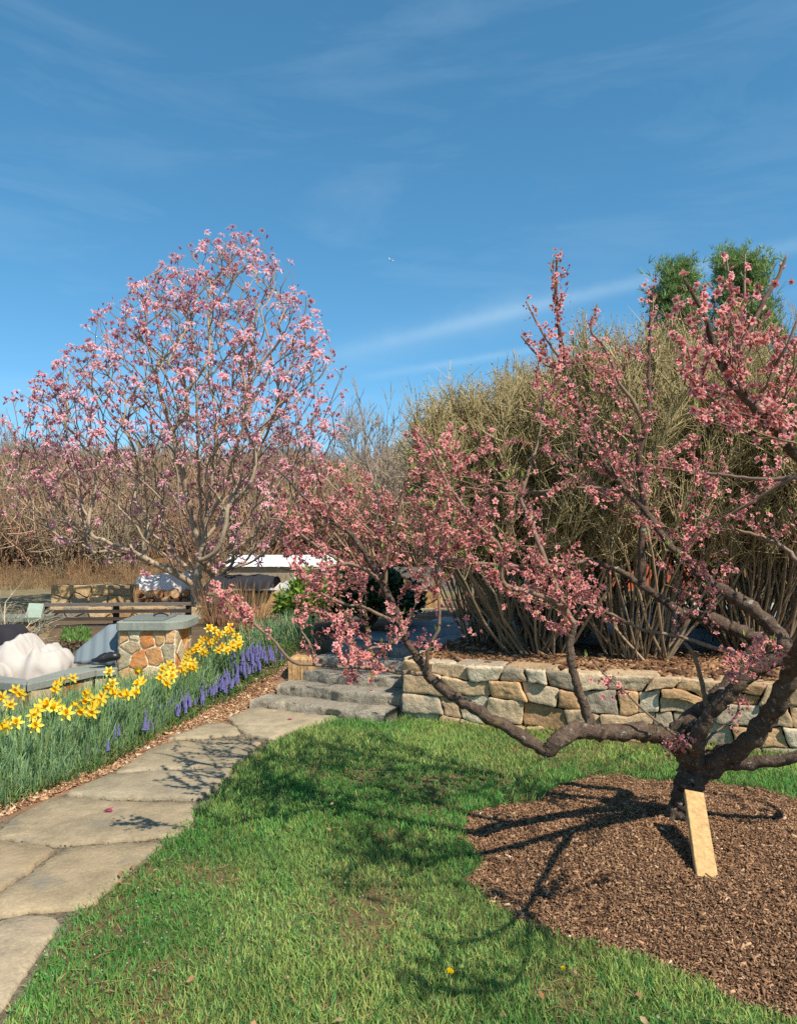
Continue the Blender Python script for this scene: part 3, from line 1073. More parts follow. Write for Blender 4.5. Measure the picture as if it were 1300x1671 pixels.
pth = catmull(np.array([P(150, 1078, 7.12), P(162, 1076, 7.12), P(176, 1072, 7.15), P(190, 1071, 7.15), P(193, 1074, 7.2)]), 14)
pth[:, 2] = np.maximum(pth[:, 2], SWZ + 0.025)
tubes(mb, pth, np.array([0.012, 0.018, 0.022, 0.03, 0.04, 0.045, 0.045, 0.045, 0.045, 0.042, 0.04, 0.035, 0.025, 0.006]), 10, lin(36, 36, 38), knob=0.12, seed=3)
tag(mb.build('black_bag', M['plastic'], origin=(g0[0], 7.15, SWZ)), 'crumpled black plastic bag lying on the coping against the pillar', 'bag')

# slatted fence with four dark rails
fd = 9.6
fen = thing('rail_fence', 'low wooden fence of four dark rails between the covers and the magnolia', 'fence', tuple(P(190, 1025, fd)[:2]) + (0.3,))
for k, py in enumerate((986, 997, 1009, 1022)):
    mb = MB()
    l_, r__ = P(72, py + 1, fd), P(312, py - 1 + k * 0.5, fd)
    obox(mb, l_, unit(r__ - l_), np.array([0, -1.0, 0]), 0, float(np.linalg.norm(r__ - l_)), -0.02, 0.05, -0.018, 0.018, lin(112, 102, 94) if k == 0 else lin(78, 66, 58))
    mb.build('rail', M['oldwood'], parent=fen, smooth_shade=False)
for px in (76, 190, 308):
    mb = MB()
    l_ = P(px, 1000, fd + 0.05)
    box(mb, (l_[0] - 0.03, fd + 0.022, 0.15), (l_[0] + 0.03, fd + 0.08, P(px, 986, fd)[2] + 0.01), lin(72, 62, 54))
    mb.build('post', M['oldwood'], parent=fen, smooth_shade=False)


def plain_wall(name, label, px0, px1, pytop, d0, d1, zb, sw, sh, seed, cols, thick=0.3, capc=None, cat='wall', top2=None):
    l_, r__ = P(px0, pytop, d0), P(px1, pytop if top2 is None else top2, d1)
    zt = (l_[2] + r__[2]) / 2
    l_ = np.array([l_[0], l_[1], zb]); r__ = np.array([r__[0], r__[1], zb])
    L = float(np.linalg.norm(r__ - l_)); U = (r__ - l_) / L; N = np.array([U[1], -U[0], 0])
    w_ = thing(name, label, cat, tuple((l_ + r__) / 2))
    mb = MB(); obox(mb, l_, U, N, 0, L, -thick, 0, 0, zt - zb - 0.012, lin(168, 146, 112))
    mb.build('core', M['mortar'], parent=w_, smooth_shade=False)
    mb = MB(); stone_face(mb, scatter_pts(L, zt - zb, sw, sh, seed), L, zt - zb, 1.0, l_, U, N, 0.012, 0.03, cols, seed, 0.5)
    mb.build('stone_facing', M['wallstone'], parent=w_, smooth_shade=False)
    if capc is not None:
        mb = MB(); obox(mb, l_, U, N, -0.04, L + 0.04, -thick - 0.04, 0.06, zt - zb, zt - zb + 0.05, capc)
        mb.build('coping', M['bluestone'], parent=w_, smooth_shade=False)
    return w_


plain_wall('stone_wall', 'low tan stone wall seen between the dark fence rails', 60, 330, 990, 10.4, 10.4, 0.2, 0.26, 0.14, 81, wl((176, 140, 96), (186, 160, 122), (150, 128, 100), (128, 122, 108)))
plain_wall('stone_wall', 'farther stone wall of big tan blocks above the fence rails', 84, 216, 954, 11.0, 11.0, 0.15, 0.30, 0.18, 83, wl((190, 156, 112), (184, 150, 104), (196, 166, 122), (168, 142, 108)))
plain_wall('stone_wall', 'short stone wall with a grey coping at the left edge, under the pale shrub', -120, 62, 1014, 9.0, 9.0, 0.1, 0.3, 0.2, 85, wl((190, 140, 90), (176, 148, 112)), capc=lin(120, 128, 112))
# tilted pale slab standing on that wall
mb = MB()
q = [P(41, 1009, 8.95), P(66, 1011, 8.95), P(72, 985, 9.12), P(48, 984, 9.12)]
q = np.array(q)
nrm = unit(np.cross(q[1] - q[0], q[3] - q[0]))
mb.add(np.vstack([q, q + nrm * -0.04]), np.array([(0, 1, 2, 3), (7, 6, 5, 4), (0, 4, 5, 1), (1, 5, 6, 2), (2, 6, 7, 3), (3, 7, 4, 0)]), lin(150, 164, 146))
tag(mb.build('slate_slab', M['bluestone'], origin=tuple(q[0]), smooth_shade=False), 'pale green-grey stone slab tilted up at the left end of the dark rails', 'slab')

# plastic-wrapped roll and firewood behind the fence
mb = MB()
rd = 11.6
c0, c1 = P(229, 966, rd), P(318, 958, rd)
rr = 0.24
n_ = 26
ax = c0 + (c1 - c0) * np.linspace(0, 1, n_)[:, None]
tubes(mb, np.vstack([ax[:1], ax, ax[-1:]]), np.concatenate([[0.01], np.full(n_, rr) * (0.94 + 0.12 * np.random.default_rng(2).random(n_)), [0.01]]), 18, lin(222, 214, 206), knob=0.05, seed=8)
zb_ = float(H(c0[0], rd))
tag(mb.build('wrapped_roll', M['cloth'], origin=(c0[0], rd, zb_)), 'roll wrapped in crumpled white plastic lying behind the rail fence', 'roll')
pile = thing('firewood_stack', 'small stack of split firewood in front of the plastic-wrapped roll', 'firewood', (P(280, 980, 11.2)[0], 11.2, 0.3))
r_ = np.random.default_rng(19)
for i in range(16):
    px = 196 + (i % 8) * 15 + r_.uniform(-4, 4); py = 981 - (i // 8) * 12 + r_.uniform(-2, 2)
    c = P(px, py, 11.15)
    mb = MB()
    L_ = r_.uniform(0.3, 0.4)
    dr = unit(np.array([r_.uniform(-.3, .3), 1, r_.uniform(-.05, .05)]))
    ax = c + dr * np.linspace(0, L_, 4)[:, None]
    rr_ = r_.uniform(0.045, 0.065)
    tubes(mb, np.vstack([ax[:1] - dr * .001, ax, ax[-1:]]), np.array([0.004, rr_, rr_, rr_, rr_, 0.004]), 7, lin(*[(176, 126, 84), (150, 112, 80), (196, 160, 120)][i % 3]), knob=0.15, seed=i)
    mb.build('log', M['oldwood'], parent=pile, smooth_shade=False)
# black tarp on a heap of boulders right of the magnolia trunk
plain_wall('stone_wall', 'rough heap-like wall of orange boulders under the black tarp', 372, 452, 966, 10.6, 10.6, 0.15, 0.3, 0.26, 87, wl((178, 140, 96), (196, 160, 118), (150, 126, 96)), 0.5)
mb = MB()
na_ = 40
r_ = np.random.default_rng(27)
la, ra = P(346, 950, 10.45), P(447, 950, 10.45)
rows = []
for j, (dy, dz) in enumerate([(-0.03, -0.10), (-0.03, -0.02), (0.0, 0.05), (0.12, 0.085), (0.35, 0.075), (0.55, 0.04), (0.6, -0.06)]):
    s = np.linspace(0, 1, na_)
    p = la + (ra - la) * s[:, None]
    wv = 0.035 * (fnoise(s * 9, np.full(na_, j * .7), 1.0, 44) - 0.5) * 2
    rows.append(p + np.stack([0 * s, dy + wv, dz * (0.8 + 0.3 * fnoise(s * 6, s * 0 + 1, 1.0, 46)) + 1.0 * wv + 0.03 * (fnoise(s * 30, np.full(na_, j * 1.3), 1.0, 47) - 0.5)], -1))
idx = np.arange(7 * na_).reshape(7, na_)
F = np.stack([idx[:-1, :-1], idx[:-1, 1:], idx[1:, 1:], idx[1:, :-1]], -1).reshape(-1, 4)
mb.add(np.array(rows).reshape(-1, 3), [F, idx[::-1, 0][None], idx[:, -1][None]], lin(48, 48, 52))
tag(mb.build('black_tarp', M['cloth'], origin=tuple(la)), 'black plastic tarp lying along the boulders just right of the magnolia trunk', 'tarp')

# long white tent roof far behind
gh = thing('white_tent', 'long low white tent roof far behind the pink trees', 'tent', (0.2, 18.2, 0.1))
mb = MB()
gl, gr = P(368, 923, 18.2), P(540, 923, 18.2)
ztop = P(500, 905, 19.0)[2]
n_ = 16; na_ = 20
rows = []
for s in np.linspace(0, 1, na_):
    x = gl[0] + (gr[0] - gl[0]) * s
    for t in np.linspace(0, math.pi, n_):
        rows.append((x, 19.3 - 1.1 * math.cos(t), gl[2] - 0.02 + (ztop - gl[2]) * math.sin(t) ** 0.7 + 0.012 * math.sin(s * 60)))
idx = np.arange(na_ * n_).reshape(na_, n_)
F = np.stack([idx[:-1, :-1], idx[1:, :-1], idx[1:, 1:], idx[:-1, 1:]], -1).reshape(-1, 4)
mb.add(np.array(rows), [F, idx[0][None], idx[-1][::-1][None]], lin(246, 244, 240))
mb.build('roof', M['paint'], parent=gh)
mb = MB()
box(mb, (gl[0] + 0.05, 18.3, -0.2), (gr[0] - 0.05, 20.3, gl[2] - 0.025), lin(146, 132, 112))
mb.build('side_wall', M['paint'], parent=gh, smooth_shade=False)
# whitish covered thing lower down, between magnolia and evergreen
mb = MB()
wp = P(470, 955, 14.5)
drape('white_cover', 'pale sheet over a low heap behind the bright green shrub', 'cover', (wp[0], 14.6, 0.1), (0.42, 0.3), lambda x, y: 0.6 + 0.06 * np.sin(x * 11), lin(186, 182, 174), M['cloth'], 8, 0.15, 23)

# ------------------------------------------------------------------ far right, behind the twiggy hedge
br = thing('brick_building', 'red brick outbuilding glimpsed through the bare shrubs at the right', 'building', (6.0, 16.0, TZ))
mb = MB()
bx0, bx1 = P(940, 900, 16)[0], P(1190, 900, 16)[0]
ztop = P(1000, 800, 16)[2]
box(mb, (bx0, 16.0, 0.1), (bx1, 19.5, ztop), lin(178, 92, 66))
mb.build('wall', M['brick'], parent=br, smooth_shade=False)
mb = MB()
V = [(bx0 - .2, 15.8, ztop), (bx1 + .2, 15.8, ztop), (bx1 + .2, 19.7, ztop), (bx0 - .2, 19.7, ztop), (bx0 - .2, 17.75, ztop + 0.9), (bx1 + .2, 17.75, ztop + 0.9)]
mb.add(np.array(V), [np.array([(0, 1, 5, 4), (2, 3, 4, 5), (3, 2, 1, 0)]), np.array([(0, 4, 3), (1, 2, 5)])], lin(92, 84, 80))
mb.build('roof', M['paint'], parent=br, smooth_shade=False)
for wx in (0.25, 0.62):
    mb = MB(); xx = bx0 + (bx1 - bx0) * wx
    box(mb, (xx, 15.95, 1.0), (xx + 0.5, 16.02, 1.7), lin(222, 220, 214))
    w_ = mb.build('window', M['paint'], parent=br, smooth_shade=False)
    mb = MB(); box(mb, (xx + 0.05, 15.94, 1.05), (xx + 0.45, 15.949, 1.65), lin(60, 72, 84)); mb.build('pane', M['plastic'], parent=w_, smooth_shade=False)

pool = MB()
pz = TZ + 0.05
p0, p1 = G(1120, 1012, pz), G(1420, 1012, pz)
pb0 = G(1120, 996, pz)
pool.add(np.array([(p0[0], p0[1], pz), (p1[0] + 1.5, p0[1] - 0.6, pz), (p1[0] + 2.5, pb0[1], pz), (p0[0], pb0[1], pz)]), np.array([(0, 1, 2, 3)]), lin(120, 175, 195))
pool.build('water', wm, kind='structure')
cop = thing('pool_coping', 'pale stone coping along the near side of the pale blue pool', 'coping', (p0[0], p0[1], TZ))
mb = MB(); obox(mb, np.array([p0[0] - .25, p0[1] - .3, TZ]), unit(np.array([p1[0] + 1.5 - p0[0], -0.6, 0])), np.array([0, -1.0, 0]), 0, 5.5, -0.3, 0.15, 0.0, 0.11, lin(196, 188, 172)); mb.build('near_coping', M['bluestone'], parent=cop, smooth_shade=False)
mb = MB(); obox(mb, np.array([p0[0] - .25, pb0[1], TZ]), np.array([1.0, 0, 0]), np.array([0, -1.0, 0]), 0, 7.5, -0.3, 0.05, 0.0, 0.13, lin(186, 178, 160)); mb.build('far_coping', M['bluestone'], parent=cop, smooth_shade=False)
bb_ = P(1034, 985, 9.6)
tub = thing('blue_tub', 'small bright blue plastic tub on the terrace behind the shrub trunks', 'tub', (bb_[0], 9.6, TZ))
mb = MB()
zz = np.array([0.0, 0.0, 0.1, 0.22, 0.24, 0.24, 0.2, 0.05]); rr = np.array([0.005, 0.10, 0.115, 0.13, 0.145, 0.13, 0.12, 0.005])
tubes(mb, np.stack([np.full(8, bb_[0]), np.full(8, 9.6), TZ + 0.02 + zz + np.arange(8) * 1e-4], -1), rr, 16, lin(40, 140, 190))
mb.build('body', M['plastic'], parent=tub)
hd = np.array([(bb_[0] - 0.13 + 0.26 * t, 9.6, TZ + 0.26 + 0.09 * math.sin(t * math.pi)) for t in np.linspace(0, 1, 11)])
mb = MB(); tubes(mb, hd, np.full(11, 0.006), 5, lin(220, 220, 220)); mb.build('handle', M['plastic'], parent=tub)

# pale curb behind the terrace, stone pier and dark board fence behind the evergreen
plain_wall('terrace_wall', 'low sunlit pale stone curb at the back of the shaded terrace', 560, 1000, 996, 11.2, 11.0, TZ - .1, 0.5, 0.2, 91, wl((206, 190, 162), (196, 176, 140)), 0.4)
plain_wall('stone_pier', 'short square tan stone pier right of the dark evergreen', 692, 722, 962, 11.8, 11.8, TZ - .1, 0.25, 0.2, 93, wl((188, 150, 104), (176, 140, 96)), 0.3, cat='pier')
bf = thing('board_fence', 'grey weathered board fence behind the dark evergreen', 'fence', (P(690, 940, 13)[0], 13.0, .3))
for k in range(4):
    l_, r__ = P(600, 930 + 10 * k, 13.0), P(800, 930 + 10 * k, 13.0)
    mb = MB(); obox(mb, l_, np.array([1.0, 0, 0]), np.array([0, -1.0, 0]), 0, r__[0] - l_[0], -0.02, 0.01, -0.045, 0.045, lin(118, 112, 104)); mb.build('board', M['oldwood'], parent=bf, smooth_shade=False)
for px in (606, 700, 794):
    l_ = P(px, 926, 13.05)
    mb = MB(); box(mb, (l_[0] - .05, 13.02, 0.2), (l_[0] + .05, 13.12, l_[2]), lin(104, 98, 90)); mb.build('post', M['oldwood'], parent=bf, smooth_shade=False)
# white covered chairs glimpsed through the hedge
for px, lab in ((862, 'white sheet-covered chair behind the shrub stems, left of another'), (948, 'white sheet-covered chair behind the shrub stems, right of another')):
    c = P(px, 968, 10.4)
    drape('covered_chair', lab, 'chair', (c[0], 10.4, TZ + 0.02), (0.26, 0.26), lambda x, y: 0.62 + 0.16 * (y > 0), lin(232, 230, 224), M['cloth'], 6, 0.05, px, group='white covered chairs behind the hedge')


# ------------------------------------------------------------------ growing branches
def colonize(nodes, parent, att, step, kill, infl, bias=(0, 0, 0), iters=200, wob=0.0, seed=0, momentum=0.0):
    """space colonisation: grow branches from the nodes towards the attraction points"""
    r = np.random.default_rng(seed)
    nodes = [np.asarray(n, float) for n in nodes]
    parent = list(parent)
    A = np.asarray(att, float)
    N = np.array(nodes)
    near = np.empty(len(A), int); dist = np.empty(len(A))
    for i in range(0, len(A), 500):
        D = np.linalg.norm(A[i:i + 500, None] - N[None], axis=2)
        near[i:i + 500] = D.argmin(1); dist[i:i + 500] = D.min(1)
    bias = np.asarray(bias, float)
    for _ in range(iters):
        ok = dist < infl
        if not ok.any():
            break
        k = near[ok]
        u, inv = np.unique(k, return_inverse=True)
        s = np.zeros((len(u), 3))
        np.add.at(s, inv, unit(A[ok] - N[k]))
        d = unit(unit(s) + bias + (r.random((len(u), 3)) - 0.5) * wob)
        if momentum:
            pp = np.array([parent[j] for j in u])
            hv = pp >= 0
            md = np.zeros_like(d); md[hv] = unit(N[u[hv]] - N[pp[hv]])
            d = unit(d + momentum * md)
        new = N[u] + d * step
        # drop stuck duplicates
        keep = []
        for j, p in enumerate(new):
            if np.min(np.sum((N - p) ** 2, 1)) > (0.35 * step) ** 2:
                keep.append(j)
        if not keep:
            break
        new = new[keep]
        base = len(N)
        N = np.vstack([N, new])
        parent += [int(u[j]) for j in keep]
        D = np.linalg.norm(A[:, None] - new[None], axis=2)
        m = D.min(1); am = D.argmin(1)
        b_ = m < dist
        near[b_] = base + am[b_]; dist[b_] = m[b_]
        alive = dist > kill
        A = A[alive]; near = near[alive]; dist = dist[alive]
        if len(A) == 0:
            break
    return N, np.array(parent)


def pipe_radius(parent, tip, expo):
    n = len(parent)
    acc = np.zeros(n)
    kids = np.bincount(parent[parent >= 0], minlength=n)
    for i in range(n - 1, -1, -1):
        if acc[i] == 0:
            acc[i] = tip ** expo
        if parent[i] >= 0:
            acc[parent[i]] += acc[i]
    return acc ** (1.0 / expo), kids


def chains(N, parent, rad):
    n = len(N)
    ch = [[] for _ in range(n)]
    for i in range(n):
        if parent[i] >= 0:
            ch[parent[i]].append(i)
    out = []
    stack = [(i, None) for i in range(n) if parent[i] < 0]
    while stack:
        i, frm = stack.pop()
        c = [] if frm is None else [frm]
        while True:
            c.append(i)
            if not ch[i]:
                break
            ks = sorted(ch[i], key=lambda q: -rad[q])
            for q in ks[1:]:
                stack.append((q, i))
            i = ks[0]
        if len(c) > 1:
            out.append(c)
    return out


def reach(nodes, parent, tips, slope, sp, r, turn=0.5, dmin=0.0, dmax=9.0, sweep=0.3, jit=0.06):
    """grow one smooth upswept shoot to each tip from the best lower node"""
    cap_ = len(nodes) + int(len(tips) * 60)
    N = np.zeros((cap_, 3)); D = np.zeros((cap_, 3)); par = list(parent)
    n = len(nodes)
    N[:n] = nodes
    for i in range(n):
        D[i] = unit(N[i] - N[par[i]]) if par[i] >= 0 else (0, 0, 1)
    for T in tips:
        d = T - N[:n]
        dist = np.linalg.norm(d, axis=1)
        hor = np.hypot(d[:, 0], d[:, 1])
        ang = 1 - np.sum(d * D[:n], axis=1) / np.maximum(dist, 1e-6)
        cost = dist * (1 + turn * ang) + 3.0 * np.maximum(0, slope * hor - d[:, 2]) + 2.0 * np.maximum(0, dmin - dist) + 2.0 * np.maximum(0, dist - dmax)
        j = int(cost.argmin())
        L = dist[j]
        if L < 0.02:
            continue
        k = max(2, int(L / sp))
        p0 = N[j]; v = T - p0
        p1 = p0 + D[j] * L * 0.22 + v * np.array([sweep, sweep, sweep * 0.75])
        t = np.linspace(0, 1, k + 1)[1:, None]
        c = (1 - t) ** 2 * p0 + 2 * t * (1 - t) * p1 + t * t * T
        c = c + (r.random(c.shape) - 0.5) * sp * jit * 2 * (t < 1)
        prev = j
        for q in c:
            N[n] = q; D[n] = unit(q - N[prev]); par.append(prev); prev = n; n += 1
    return N[:n], np.array(par)


def in_poly(p, poly):
    x, y = p[:, 0], p[:, 1]
    res = np.zeros(len(p), bool)
    j = len(poly) - 1
    for i in range(len(poly)):
        xi, yi = poly[i]; xj, yj = poly[j]
        if yi != yj:
            c = ((yi > y) != (yj > y)) & (x < (xj - xi) * (y - yi) / (yj - yi) + xi)
            res ^= c
        j = i
    return res


def sample_poly(poly, n, r):
    poly = np.array(poly, float)
    lo, hi = poly.min(0), poly.max(0)
    out = np.zeros((0, 2))
    while len(out) < n:
        p = lo + r.random((n * 2, 2)) * (hi - lo)
        out = np.vstack([out, p[in_poly(p, poly)]])
    return out[:n]


# flower templates -------------------------------------------------
def flower_template(npet, length, width, opening, cup, base_c, tip_c, edge_c, seed=0, centre=None, jitter=0.2):
    """petals as little folded blades round the local z axis; opening = angle from the axis"""
    r = np.random.default_rng(seed)
    V, F3, F4, C = [], [], [], []
    for k in range(npet):
        az = 2 * math.pi * k / npet + r.uniform(-.2, .2)
        op = opening + r.uniform(-jitter, jitter)
        ca, sa = math.cos(az), math.sin(az)
        tw = r.uniform(-.25, .25)

        def pt(s, w):
            th = op * (0.55 + 0.45 * s) + cup * s * s
            rad = length * s * math.sin(th); h = length * s * math.cos(th)
            rr_ = rad - 0.12 * length * abs(w) * 0; sd = w * width * 0.5
            hh = h + abs(w) * width * 0.16 + tw * w * width * 0.3
            return (ca * rr_ - sa * sd, sa * rr_ + ca * sd, hh)
        b = len(V)
        V += [pt(0.0, 0), pt(0.45, -0.9), pt(0.45, 0), pt(0.45, 0.9), pt(0.8, -0.75), pt(0.82, 0), pt(0.8, 0.75), pt(1.0, 0)]
        C += [base_c, edge_c * 0.5 + base_c * 0.5, base_c * 0.6 + tip_c * 0.4, edge_c * 0.5 + base_c * 0.5, edge_c, tip_c, edge_c, edge_c]
        F3 += [(b, b + 2, b + 1), (b, b + 3, b + 2), (b + 4, b + 5, b + 7), (b + 5, b + 6, b + 7)]
        F4 += [(b + 1, b + 2, b + 5, b + 4), (b + 2, b + 3, b + 6, b + 5)]
    if centre is not None:
        for k in range(6):
            az = 2 * math.pi * k / 6 + 0.3
            b = len(V)
            L = length * 0.55
            d = np.array([math.cos(az) * 0.45, math.sin(az) * 0.45, 1.0]); s = np.array([-math.sin(az), math.cos(az), 0]) * length * 0.03
            V += [tuple(s), tuple(-s), tuple(d * L)]
            C += [centre, centre, centre * 1.3]
            F3 += [(b, b + 1, b + 2)]
    return np.array(V), [np.array(F4), np.array(F3)], np.array(C)


# ------------------------------------------------------------------ magnolia
MD = 11.0
mbase = P(320, 1018, MD); mbase[2] = float(H(mbase[0], MD)) - 0.03
mx0 = P(330, 900, MD)[0]
prof_y = np.array([372, 400, 450, 520, 600, 660, 740, 830, 900, 935])
prof_l = np.array([6, 62, 135, 200, 285, 315, 325, 325, 250, 150]) * MD / FPX
prof_r = np.array([6, 85, 150, 200, 240, 255, 245, 200, 130, 60]) * MD / FPX
prof_c = np.array([385, 375, 350, 335, 330, 330, 330, 330, 330, 325])
prof_z = np.array([P(330, y, MD)[2] for y in prof_y])
r = np.random.default_rng(101)
pl_ = np.array([6, 60, 128, 190, 262, 300, 318, 318, 250, 150]) * 0.97
pr_ = np.array([6, 80, 142, 198, 238, 246, 236, 190, 120, 50]) * 0.97
tips_ = []
while len(tips_) < 2000:
    py = 380 + (935 - 380) * r.random() ** 0.95
    L = np.interp(py, prof_y, pl_); R = np.interp(py, prof_y, pr_); c = np.interp(py, prof_y, prof_c)
    if r.random() > (L + R) / 620:
        continue
    if py > 800 and r.random() < 0.55:
        continue
    an = r.uniform(0, 2 * math.pi); q = r.random() ** 0.45
    W = L if math.cos(an) < 0 else R
    dep = MD + math.sin(an) * q * 0.42 * (L + R) * MD / FPX
    if py > 740 and dep < MD - 0.9 and r.random() < 0.8:
        continue
    tips_.append(P(c + math.cos(an) * W * q, py, dep))
for q in sample_poly([(4, 660), (60, 625), (130, 640), (170, 720), (150, 830), (60, 880), (0, 840)], 120, r):
    tips_.append(P(q[0], q[1], MD + r.normal() * 0.45))
tips_ = np.array(tips_)
fork = P(328, 905, MD)
trunk_pts = catmull(np.array([mbase, mbase * 0.5 + fork * 0.5 + np.array([-0.015, 0, 0]), fork, P(334, 870, MD), P(338, 820, MD + .05)]), 16)
nodes = [p for p in trunk_pts]
par = [-1] + list(range(len(trunk_pts) - 1))
# leading stems, fanned upright from the fork
lead = [[(328, 900, 11), (312, 840, 10.9), (290, 740, 10.7), (262, 640, 10.6), (235, 540, 10.6)],
        [(330, 880, 11), (345, 800, 11.1), (352, 700, 11.2), (345, 590, 11.2), (340, 480, 11.1)],
        [(332, 860, 11), (370, 790, 11.0), (395, 700, 10.8), (410, 600, 10.7), (420, 500, 10.8)],
        [(333, 885, 11), (380, 820, 11.3), (430, 720, 11.5), (470, 630, 11.6)],
        [(326, 890, 11), (290, 820, 11.3), (240, 740, 11.6), (180, 650, 11.7)],
        [(322, 960, 11), (285, 935, 10.8), (225, 905, 10.6), (165, 880, 10.4), (100, 850, 10.3)],
        [(322, 945, 11), (260, 880, 11.2), (190, 820, 11.3), (120, 770, 11.4)],
        [(330, 930, 11), (370, 895, 11.2), (410, 880, 11.3), (460, 830, 11.4)],
        [(330, 870, 11), (325, 780, 10.5), (322, 690, 10.0), (320, 600, 9.8)],
        [(334, 850, 11), (350, 760, 11.6), (375, 660, 12.1), (385, 560, 12.3)]]
for ld in lead:
    pts = catmull(np.array([P(*q) for q in ld]), max(8, int(len(ld) * 5)))
    d = np.linalg.norm(np.array(nodes[:16]) - pts[0], axis=1)
    prev = int(d.argmin())
    for p in pts[1:]:
        nodes.append(p + (r.random(3) - .5) * 0.03)
        par.append(prev)
        prev = len(nodes) - 1
order = np.argsort(np.linalg.norm((tips_ - P(330, 900, MD)) * np.array([1, 1, 0.6]), axis=1) + r.random(len(tips_)) * 0.5)
N, parent = reach(nodes, par, tips_[order], 0.75, 0.11, r, turn=0.9, sweep=0.42)
rad, kids = pipe_radius(parent, 0.0046, 2.35)
mag = thing('magnolia_tree', 'tall pink magnolia tree in full bloom with a pale grey trunk, left of the steps', 'tree', tuple(mbase))
tr, bm_ = MB(), MB()
barkc = lin(158, 140, 116)
for c in chains(N, parent, rad):
    pp = N[c]; rr = np.minimum(rad[c], 0.085)
    rr[0] = min(rr[0], rr[1] * 1.15)
    sm = catmull(np.column_stack([pp, rr]), max(3, len(c) * 2))
    thick = rr.max()
    (tubes)(tr if thick > 0.03 else bm_, sm[:, :3], np.maximum(sm[:, 3], 0.003), 9 if thick > 0.03 else 4, barkc * (1.0 if thick > 0.012 else 0.66), knob=0.08 if thick > .03 else 0, seed=len(c))
tr.build('trunk', M['barkmag'], parent=mag)
bm_.build('branches', M['barkmag'], parent=mag)
tips = np.where((kids == 0))[0]
thin = np.where((rad < 0.0095))[0]
tipd = unit(N[tips] - N[parent[tips]])
pk = [flower_template(8, 0.098, 0.030, 0.85, 0.75, lin(190, 94, 112), lin(228, 166, 172), lin(246, 216, 214), 1, jitter=0.5),
      flower_template(7, 0.092, 0.034, 0.55, 0.5, lin(176, 78, 98), lin(218, 146, 154), lin(242, 202, 202), 2, jitter=0.35),
      flower_template(6, 0.080, 0.028, 0.22, 0.1, lin(146, 50, 76), lin(190, 98, 116), lin(218, 146, 156), 3, jitter=0.1)]
r = np.random.default_rng(33)
clm = smooth((fnoise(N[tips, 0] * 1.6 + N[tips, 1], N[tips, 2] * 1.8, 1.3, 57) - 0.30) / 0.35)
nrep = np.round(r.uniform(0.5, 1.2, len(tips)) + 2.4 * clm).astype(int)
ti_ = np.repeat(np.arange(len(tips)), nrep)
tips = tips[ti_]; tipd = tipd[ti_]
pos = N[tips] + tipd * 0.03 + r.normal(size=(len(tips), 3)) * 0.045
# shrub-side twigs carry flowers too
ex = r.choice(thin, int(len(thin) * 0.10), replace=False)
pos = np.vstack([pos, N[ex] + (r.random((len(ex), 3)) - 0.5) * 0.10])
dirs = np.vstack([unit(tipd * 0.6 + np.array([0.15, -0.2, 0.6]) + (r.random((len(tips), 3)) - .5) * 0.9), unit((r.random((len(ex), 3)) - .5) * 1.6 + np.array([0.1, -0.2, 0.5]))])
kd = r.choice(3, len(pos), p=[0.48, 0.34, 0.18])
fm = MB()
for k in range(3):
    q = kd == k
    n = q.sum()
    inst(fm, *pk[k], pos[q], frames(dirs[q], r.random(n) * 6.28), r.uniform(0.54, 0.94, n), np.clip(r.normal(1.0, 0.12, (n, 1)), 0.7, 1.25) * np.ones((1, 3)))
o = fm.build('blossoms', M['petal'], parent=mag, kind='stuff')

# ------------------------------------------------------------------ peach tree
peach = thing('peach_tree', 'low spreading peach tree in deep pink blossom growing from the round mulch bed', 'tree', tuple(G(1108, 1352, 0.04)))
BARK = lin(96, 79, 66)
BARK2 = lin(126, 104, 86)


def limb(name, pts, w0, w1, sides=10, col=BARK, knob=0.1, n=None, seed=1, mat='barkpeach', wlist=None):
    """pts in (px,py,depth); widths in photo pixels at the two ends"""
    q = []
    ws = wlist if wlist is not None else np.linspace(w0, w1, len(pts))
    for (px, py, d), w in zip(pts, ws):
        q.append(np.append(P(px, py, d), w * 0.46 * d / FPX))
    q = np.array(q)
    n = n or max(8, len(pts) * 5)
    s = catmull(q, n)
    rr_ = np.random.default_rng(seed)
    jit = (rr_.random((n, 3)) - 0.5) * s[:, 3:4] * 0.45
    jit[0] = 0; jit[-1] = 0
    pt = s[:, :3] + jit
    rad_ = np.maximum(s[:, 3], 0.002)
    if name:
        mb = MB()
        tubes(mb, np.vstack([pt, pt[-1:] + (pt[-1:] - pt[-2:-1]) * 0.1]), np.append(rad_, 0.0008), sides, col, knob=knob, seed=seed)
        mb.build(name, M[mat], parent=peach)
    return pt


